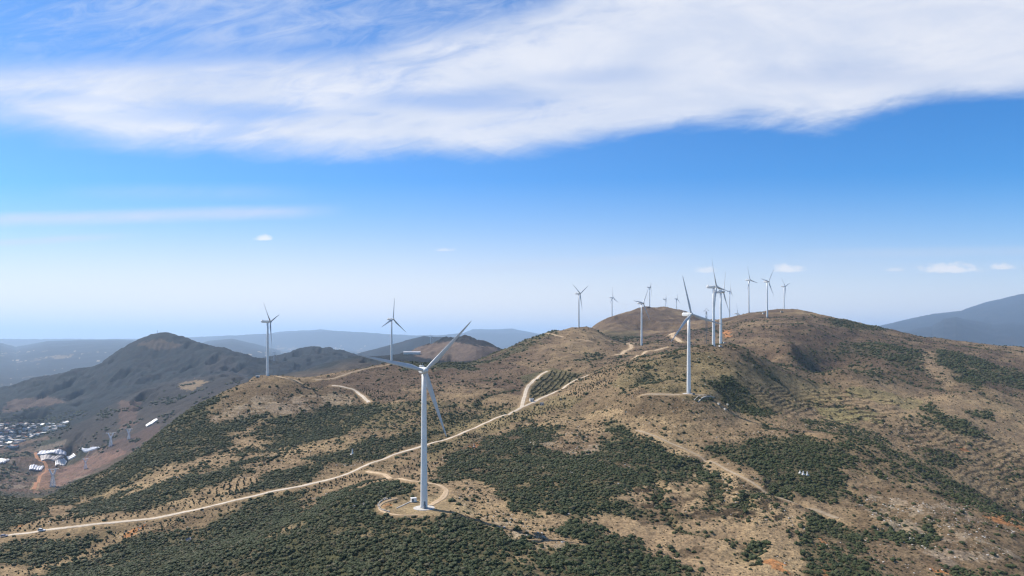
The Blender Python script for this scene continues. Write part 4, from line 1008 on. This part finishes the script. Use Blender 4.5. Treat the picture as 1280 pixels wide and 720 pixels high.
cabinet('pale cabinet left of the rightmost turbine on the right hill', 977, 390.5, 5, 3, 3.5, 'plaster_warm', ymin=1300)
cabinet('white cabinet on the flat ground left of the ridge-edge turbine', 322, 471.5, 5, 3, 2.2, 'white_paint', ymin=800)
# huts at the road fork
def hut(label, px, py, w, d_, h_, wall, roof, rz=0, group=None, cat='hut', ridge=True, name='hut', **kw):
    p = at(px, py, **kw)
    if not p: return None
    t = thing(name, label, cat, (p[0], p[1], p[2] - .4), rz, group)
    bm = bmesh.new()
    if ridge:
        loft(bm, [[(-w / 2, y_, 0), (w / 2, y_, 0), (w / 2, y_, h_), (0, y_, h_ + w * .22), (-w / 2, y_, h_)] for y_ in (-d_ / 2, d_ / 2)])
    else: box(bm, 0, 0, h_ / 2, w, d_, h_, 0, .02)
    link('wall', bm_mesh('wall', bm), wall, t)
    bm = bmesh.new()
    if ridge:
        for s_ in (-1, 1):
            a_, b_ = (s_ * (w / 2 + .3), h_ - .1), (0, h_ + w * .22 + .12)
            loft(bm, [[(a_[0], y_, a_[1]), (b_[0], y_, b_[1]), (b_[0], y_, b_[1] + .18), (a_[0], y_, a_[1] + .18)] for y_ in (-d_ / 2 - .3, d_ / 2 + .3)])
    else:
        box(bm, 0, 0, h_ + .12, w + .3, d_ + .3, .25)
        for s_ in (-1, 1): box(bm, s_ * (w / 2), 0, h_ + .5, .2, d_ + .3, .5); box(bm, 0, s_ * (d_ / 2), h_ + .5, w - .2, .2, .5)
    link('roof', bm_mesh('roof', bm), roof, t)
    bm = bmesh.new()
    for x_ in np.linspace(-w / 2 + w / 5, w / 2 - w / 5, 3 if w > 6 else 2):
        for zf in ((.5,) if h_ < 4.5 else (.28, .72)): box(bm, x_, -d_ / 2 - .02, h_ * zf, 1.1, .08, 1.2)
    link('windows', bm_mesh('windows', bm), 'window_dark', t)
    bm = bmesh.new(); box(bm, w / 2 + .02, 0, 1.4, .08, 1.2, 2.1); link('door', bm_mesh('door', bm), 'door_grey', t)
    return t
hut('small white block hut in the fork of the dirt roads', 664.5, 501.5, 4.6, 3.6, 3.0, 'white_paint', 'white_paint', R(15), ridge=False, ymin=700)
hut('small lilac-grey hut just below the right branch of the dirt road', 677.5, 506.5, 4.0, 3.4, 3.0, 'flat_roof', 'flat_roof', R(-20), ridge=False, ymin=700)
# graves and white markers
def obelisk(label, px, py, h_, m='white_paint', w=1.0, **kw):
    p = at(px, py, **kw)
    if not p: return
    t = thing('monument', label, 'monument', p, R(20)); bm = bmesh.new(); box(bm, 0, 0, .3, w * 2.6, w * 2, .8, 0, .05); link('base', bm_mesh('base', bm), m, t)
    bm = bmesh.new(); loft(bm, [[(a_ * s_, b_ * s_, z_) for a_, b_ in ((-1, -1), (1, -1), (1, 1), (-1, 1))] for s_, z_ in ((w * .5, .7), (w * .28, h_ * .85), (.05, h_))]); link('shaft', bm_mesh('shaft', bm), m, t)
obelisk('white pointed monument in the dark scrub above the dirt road', 440.5, 568.5, 6.0, w=1.6)
obelisk('pale standing stone beside the orange cut right of the nearest turbine', 592.5, 559.5, 4.0, 'rock_pale', .9)
for lb, q, h_ in (('leftmost white grave marker in the dark wood on the right slope', (1000,592), 2.4), ('middle white grave marker in the dark wood on the right slope', (1004,593.5), 3.0), ('right-hand white grave marker in the dark wood on the right slope', (1009,594.5), 3.2)): obelisk(lb, *q, h_, w=.8)
def tomb(label, px, py, m, rz):
    p = at(px, py); t = thing('tomb', label, 'tomb', p, rz); bm = bmesh.new()
    rings = []
    for a_ in np.linspace(-1, 1, 9): rings.append([(a_ * 2.4, .9 - abs(a_) ** 2 * 1.6, 0), (a_ * 2.4, 1.2 - abs(a_) ** 2 * 1.6, 0), (a_ * 2.4, 1.2 - abs(a_) ** 2 * 1.6, 2.2 - a_ * a_ * 1.2), (a_ * 2.4, .9 - abs(a_) ** 2 * 1.6, 2.2 - a_ * a_ * 1.2)])
    loft(bm, rings); link('headwall', bm_mesh('headwall', bm), m, t)
    bm = bmesh.new(); box(bm, 0, -.6, .4, 1.9, 2.2, .9, 0, .2); link('mound', bm_mesh('mound', bm), 'granite_dark', t)
    bm = bmesh.new(); box(bm, 0, .82, 1.2, .9, .12, 1.1, 0, .03); link('plaque', bm_mesh('plaque', bm), 'concrete', t)
tomb('purple-grey tomb on a bare patch in the dark woods below the road', 236, 676.5, 'car_grey', R(-30))
# ------------------------------------------------------------------ cars on the road
def car(label, px, py, body_m, kind_suv=True, rz=None):
    p = at(px, py); a = at(px - 6, py + .9); b = at(px + 6, py - .7)
    rz = math.atan2(b[1] - a[1], b[0] - a[0]) if rz is None else rz
    t = thing('car', label, 'car', (p[0], p[1], gz(p[0], p[1]) + .36), rz)
    H_ = 1.75 if kind_suv else 1.45
    prof = [(-2.3, .35), (-2.35, .8), (-2.25, 1.0), (-2.15, 1.05), (1.0, 1.05), (1.25, 1.0), (2.2, .85), (2.35, .6), (2.3, .35)]
    bm = bmesh.new(); loft(bm, [[(x_, y_, z_ - (.04 if abs(y_) > .85 else 0)) for x_, z_ in prof] for y_ in (-.92, -.8, .8, .92)])
    body = link('body', bm_mesh('body', bm), body_m, t)
    bm = bmesh.new(); pf = [(-2.1, 1.0), (-1.85, H_ - .05), (-1.6, H_), (.2, H_), (.4, H_ - .05), (1.15, 1.0)]
    loft(bm, [[(x_ * (1 if abs(y_) < .75 else .99), y_ * (1 if z_ < 1.1 else .85), z_) for x_, z_ in pf] for y_ in (-.84, .84)]); link('windows', bm_mesh('windows', bm), 'glass_dark', t)
    bm = bmesh.new(); box(bm, -.7, 0, H_ + .03, 1.9, 1.36, .08, 0, .03)
    for x_ in (-1.2, -.35): 
        for s_ in (-1, 1): bar(bm, (x_, s_ * .82, 1.0), (x_, s_ * .71, H_), .05)
    link('roof', bm_mesh('roof', bm), body_m, t)
    for x_ in (-1.4, 1.45):
        for s_ in (-1, 1):
            bm = bmesh.new(); bar(bm, (x_, s_ * .72, .35), (x_, s_ * .95, .35), .36, 20); w_ = link('wheel', bm_mesh('wheel', bm), 'tyre', t)
            bm = bmesh.new(); bar(bm, (x_, s_ * .9, .35), (x_, s_ * .97, .35), .2, 12); link('rim', bm_mesh('rim', bm), 'pylon_steel', w_)
    for s_ in (-1, 1):
        bm = bmesh.new(); box(bm, 2.3, s_ * .65, .75, .1, .36, .16, 0, .02); link('headlight', bm_mesh('headlight', bm), 'turbine_white', t)
        bm = bmesh.new(); box(bm, -2.34, s_ * .72, .88, .08, .25, .2, 0, .02); link('taillight', bm_mesh('taillight', bm), 'rust_red', t)
car('white car driving on the lower dirt road, the right one of the two', 52, 664.4, 'car_white')
car('dusty mauve-grey car at the left end of the dirt road', 5, 671.2, 'car_grey', False)
# ------------------------------------------------------------------ valley: pylons, greenhouses, village
def pylon_mesh(h_=40, r_=.8):
    bm = bmesh.new(); w0, w1 = 4.2, 1.6; zt = h_ * .62
    def leg(s, q, z): t_ = z / zt; w = w0 * (1 - t_) + w1 * t_; return Vector((s * w, q * w, z))
    for s in (-1, 1):
        for q in (-1, 1): bar(bm, leg(s, q, 0), leg(s, q, zt), r_ * 1.2, 5, r_ * .8)
    zs = np.linspace(0, zt, 7)
    for z0, z1 in zip(zs, zs[1:]):
        for (s, q), (s2, q2) in (((-1, -1), (1, -1)), ((1, -1), (1, 1)), ((1, 1), (-1, 1)), ((-1, 1), (-1, -1))):
            bar(bm, leg(s, q, z0), leg(s2, q2, z1), r_ * .5, 4); bar(bm, leg(s2, q2, z0), leg(s, q, z1), r_ * .5, 4)
    for s in (-1, 1):   # the two raised arms of the V
        e_ = Vector((s * 8.5, 0, h_))
        for q in (-1, 1): bar(bm, (s * w1, q * w1, zt), e_ + Vector((-s * .8, q * .5, 0)), r_ * 1.1, 5); bar(bm, (-s * w1 * .2, q * w1, zt), e_ + Vector((-s * 2.4, q * .5, 0)), r_ * .8, 5)
        for f_ in (.25, .5, .75): bar(bm, Vector((s * w1, -w1, zt)).lerp(e_, f_), Vector((-s * w1 * .2, w1, zt)).lerp(e_ + Vector((-s * 2.4, 0, 0)), f_ + .1), r_ * .5, 4)
        bar(bm, e_, e_ + Vector((s * 4, 0, 1.2)), r_ * .6, 4); bar(bm, e_ + Vector((s * 3.6, 0, 1.0)), e_ + Vector((s * 3.6, 0, -2.5)), r_ * .35, 4)
    return bm
pm_body = bm_mesh('lattice', pylon_mesh())
bm = bmesh.new(); bar(bm, (-8.5, 0, 40), (8.5, 0, 40), .42, 5); bar(bm, (-8.5, 0, 38.6), (8.5, 0, 38.6), .32, 4)
for x_ in np.linspace(-8, 8, 9): bar(bm, (x_, 0, 38.6), (x_ + 1, 0, 40), .25, 4)
pm_arm = bm_mesh('crossarm', bm)
def pylon(label, px, base_py, hp_px, ymin, ymax, rz):
    p = at(px, base_py, ymin=ymin, ymax=ymax)
    if not p: print('pylon miss', px); return
    t = thing('power_pylon', label, 'pylon', (p[0], p[1], p[2] - .5), rz, 'white lattice pylons in the valley on the left')
    s_ = hp_px / F * p[1] / 40; t.scale = (s_, s_, s_)
    link('lattice', pm_body, 'pylon_steel', t)
    a_ = link('crossarm', pm_arm, 'pylon_steel', t)
pylon('nearest white lattice pylon, at the lower end of the orange valley road', 66, 608, 22, 1000, 3500, R(15))
pylon('white lattice pylon low behind the dark forested slope, between two others', 107, 586, 13, 1000, 3500, R(15))
pylon('white lattice pylon on the purple spur, left of its neighbour', 138.5, 558, 17, 1000, 3500, R(15))
pylon('white lattice pylon half behind the forested slope, rightmost in the valley', 161, 549, 13, 1000, 3500, R(15))
# hill pylon behind the hilltop turbine
x0, Y0 = (883 - CX) / F * 1250, 1250.0; g0 = gz(x0, Y0)
t = thing('power_pylon', 'dark lattice pylon with drooping arms on the skyline dip left of the close-set turbines', 'pylon', (x0, Y0, g0), R(25))
ht_ = (HY - 385.5) / F * Y0 - g0; bm = bmesh.new()
for s in (-1, 1):
    for q in (-1, 1): bar(bm, (s * 2.6, q * 2.6, 0), (s * .7, q * .7, ht_ * .93), .2, 4)
for z0, z1 in zip(np.linspace(0, ht_ * .93, 9), np.linspace(0, ht_ * .93, 9)[1:]):
    wa, wb = 2.6 - 1.9 * z0 / (ht_ * .93), 2.6 - 1.9 * z1 / (ht_ * .93)
    for q in (-1, 1): bar(bm, (-wa, q * wa, z0), (wb, q * wb, z1), .1, 4); bar(bm, (wa, q * wa, z0), (-wb, q * wb, z1), .1, 4)
link('lattice', bm_mesh('lattice', bm), 'steel_dark', t)
bm = bmesh.new(); bar(bm, (0, 0, ht_), (-6.5, 0, ht_ - 5.5), .16, 4); bar(bm, (0, 0, ht_), (6.5, 0, ht_ - 4), .16, 4); bar(bm, (-.7, 0, ht_ - 3.5), (-6.5, 0, ht_ - 5.5), .14, 4); bar(bm, (.7, 0, ht_ - 3.0), (6.5, 0, ht_ - 4), .14, 4)
link('crossarm', bm_mesh('crossarm', bm), 'steel_dark', t)
# mast on the cone mountain
p = at(196.5, 417.6, ymin=2500); p = p or at(200, 419, ymin=2500)
if p:
    bm = bmesh.new(); bar(bm, (0, 0, -2), (0, 0, 24), 1.1, 6, .5); box(bm, 3, 0, 2, 6, 4, 4); bar(bm, (0, 0, 17), (3, 0, 17), .5); bar(bm, (0, 0, 20), (-3, 0, 20), .5)
    o = link('radio_mast', bm_mesh('radio_mast', bm), 'steel_dark'); o.location = p; tag(o, 'thin radio mast on the summit of the blue cone mountain', 'mast')
# greenhouses
def greenhouse(label, quad, rows, m='plastic_film'):
    P = [at(*q, ymin=1100, ymax=3600) for q in quad]
    if any(p is None for p in P): print('gh miss', quad); return
    P = [Vector(p) for p in P]; bm = bmesh.new(); nx_, per = rows, 6
    K = nx_ * per
    if max((a_ - b_).length for a_ in P for b_ in P) > 420: print('gh big', quad); return
    top_, bot = [], []
    for j in range(7):
        rt, rb = [], []
        for i in range(K + 1):
            f_, g_ = i / K, j / 6; q = P[0].lerp(P[1], f_).lerp(P[3].lerp(P[2], f_), g_); arch = math.sin(math.pi * ((i % per) / per))
            z_ = gz(q.x, q.y); rt.append(bm.verts.new((q.x, q.y, z_ + 2.6 + 1.3 * arch))); rb.append(bm.verts.new((q.x, q.y, z_ - 1)))
        top_.append(rt); bot.append(rb)
    for j in range(6):
        for i in range(K): bm.faces.new((top_[j][i], top_[j][i + 1], top_[j + 1][i + 1], top_[j + 1][i]))
    for j in range(6):
        for i in (0, K): bm.faces.new((bot[j][i], bot[j + 1][i], top_[j + 1][i], top_[j][i]))
    for i in range(K):
        for j in (0, 6): bm.faces.new((bot[j][i], bot[j][i + 1], top_[j][i + 1], top_[j][i]))
    tag(link('greenhouse', bm_mesh('greenhouse', bm), m), label, 'greenhouse')
greenhouse('curved pale greenhouse block at the top of the orange valley road', [(46,569),(83,569.5),(83,566.5),(50,565)], 8)
greenhouse('grey greenhouse block right beside the orange valley road', [(52,577),(68,577),(80,571),(50,571)], 6, 'flat_roof')
greenhouse('bright white greenhouse block between pylon and purple slope', [(69,583.5),(84,577),(80,573.5),(69,577.5)], 5, 'white_paint')
greenhouse('small bright greenhouse adjoining the white block on its upper right', [(86,575.5),(95,570),(92,567.5),(83,571.5)], 4, 'white_paint')
greenhouse('flat pale greenhouse left of the orange valley road', [(36,588),(52,588),(55,583.5),(37,583.5)], 5)
greenhouse('white greenhouse at the left edge of the valley', [(-8,581),(6,579),(12,575),(-8,574)], 5, 'white_paint')
greenhouse('thin white greenhouse strip reaching along the foot of the purple slope', [(97,563.6),(118,562.2),(125,560.4),(104,561)], 3)
greenhouse('long white shed roof on the edge of the forested slope', [(183,534),(197,525.5),(196,524),(182,532)], 2, 'white_paint')
greenhouse('slim white shed roof at the right end of the village', [(76,532),(86,528.5),(85,526.8),(75,530.5)], 2, 'white_paint')
# village houses
def house(px, py, w, d_, h_, wm, rm, rz, ridge):
    wn = {'plaster': 'grey-walled', 'white_paint': 'white', 'plaster_warm': 'buff'}[wm]; rn = {'flat_roof': 'grey slab', 'tile_roof': 'dark tiled', 'white_paint': 'white', 'red_roof': 'red-brown'}[rm]
    return hut('small %s house with a %s %s roof in the valley village' % (wn, 'gabled' if ridge else 'flat', rn), px, py, w, d_, h_, wm, rm, rz, 'village houses in the valley', 'house', ridge, 'village_house', ymin=1700, ymax=4200)
vil = inside; cnt = 0
r_ = random.Random(5)
for row, (py, x0_, x1_) in enumerate([(531,0,80),(533.5,-3,86),(536,0,76),(538.5,-4,72),(541.5,-2,60),(544.5,-5,54),(547.5,-3,46),(551,-5,40),(555,-4,30),(559,-5,22)]):
    px = x0_ + r_.uniform(0, 3)
    while px < x1_:
        if r_.random() < .82:
            w = r_.uniform(12, 22); house(px, py + r_.uniform(-.8, .8), w, w * r_.uniform(.6, .9), r_.uniform(3.2, 6.5), r_.choice(['plaster', 'plaster', 'plaster_warm', 'plaster_warm']), r_.choice(['flat_roof', 'tile_roof', 'white_paint', 'flat_roof', 'flat_roof', 'red_roof']), R(r_.choice([12, -8, 20, 100, 75])), r_.random() < .4); cnt += 1
        px += r_.uniform(4.6, 8)
print('houses', cnt)
vx, vy = cand(26000, 1500, 3300, .86); vz = ground_z(Z1, vx, vy); vpx = vx / vy * F + CX; vpy = HY - vz / vy * F
vk = (inside([(-60,522),(90,520),(90,540),(50,560),(30,575),(45,600),(-60,610)], vpx, vpy) & (perlin(vx / 70, vy / 70, 77) > .05)) | (inside([(-60,505),(120,515),(240,478),(300,472),(300,500),(200,560),(100,570),(-60,525)], vpx, vpy) & (perlin(vx / 90, vy / 90, 78) > .12))
scatter('valley_trees', bushes, np.stack([vx, vy, vz], -1)[vk], 2.6 + 2.6 * rng.random(vk.sum()), 'dark tree clumps between the village houses and on the valley slopes', 'trees', 6)
# white sheds on the brown hills beyond
greenhouse('pale roof strip on the brown hill behind the nearest rotor', [(503,442.7),(525,442.7),(525,441.7),(503,441.7)], 2) if False else None
def far_shed(label, px, py, L, ymin):
    p = at(px, py, ymin=ymin)
    if not p: return
    t = thing('farm_shed', label, 'shed', p, 0); bm = bmesh.new(); box(bm, 0, 0, 2, L, 14, 8); link('wall', bm_mesh('wall', bm), 'plaster', t)
    bm = bmesh.new(); loft(bm, [[(x_, -8, 6), (x_, 8, 6), (x_, 8, 6.5), (x_, 0, 9), (x_, -8, 6.5)] for x_ in (-L / 2 - 1, L / 2 + 1)]); link('roof', bm_mesh('roof', bm), 'plastic_film', t)
far_shed('long pale shed on the brown hill just left of the nearest rotor hub', 515, 442.3, 62, 2200)
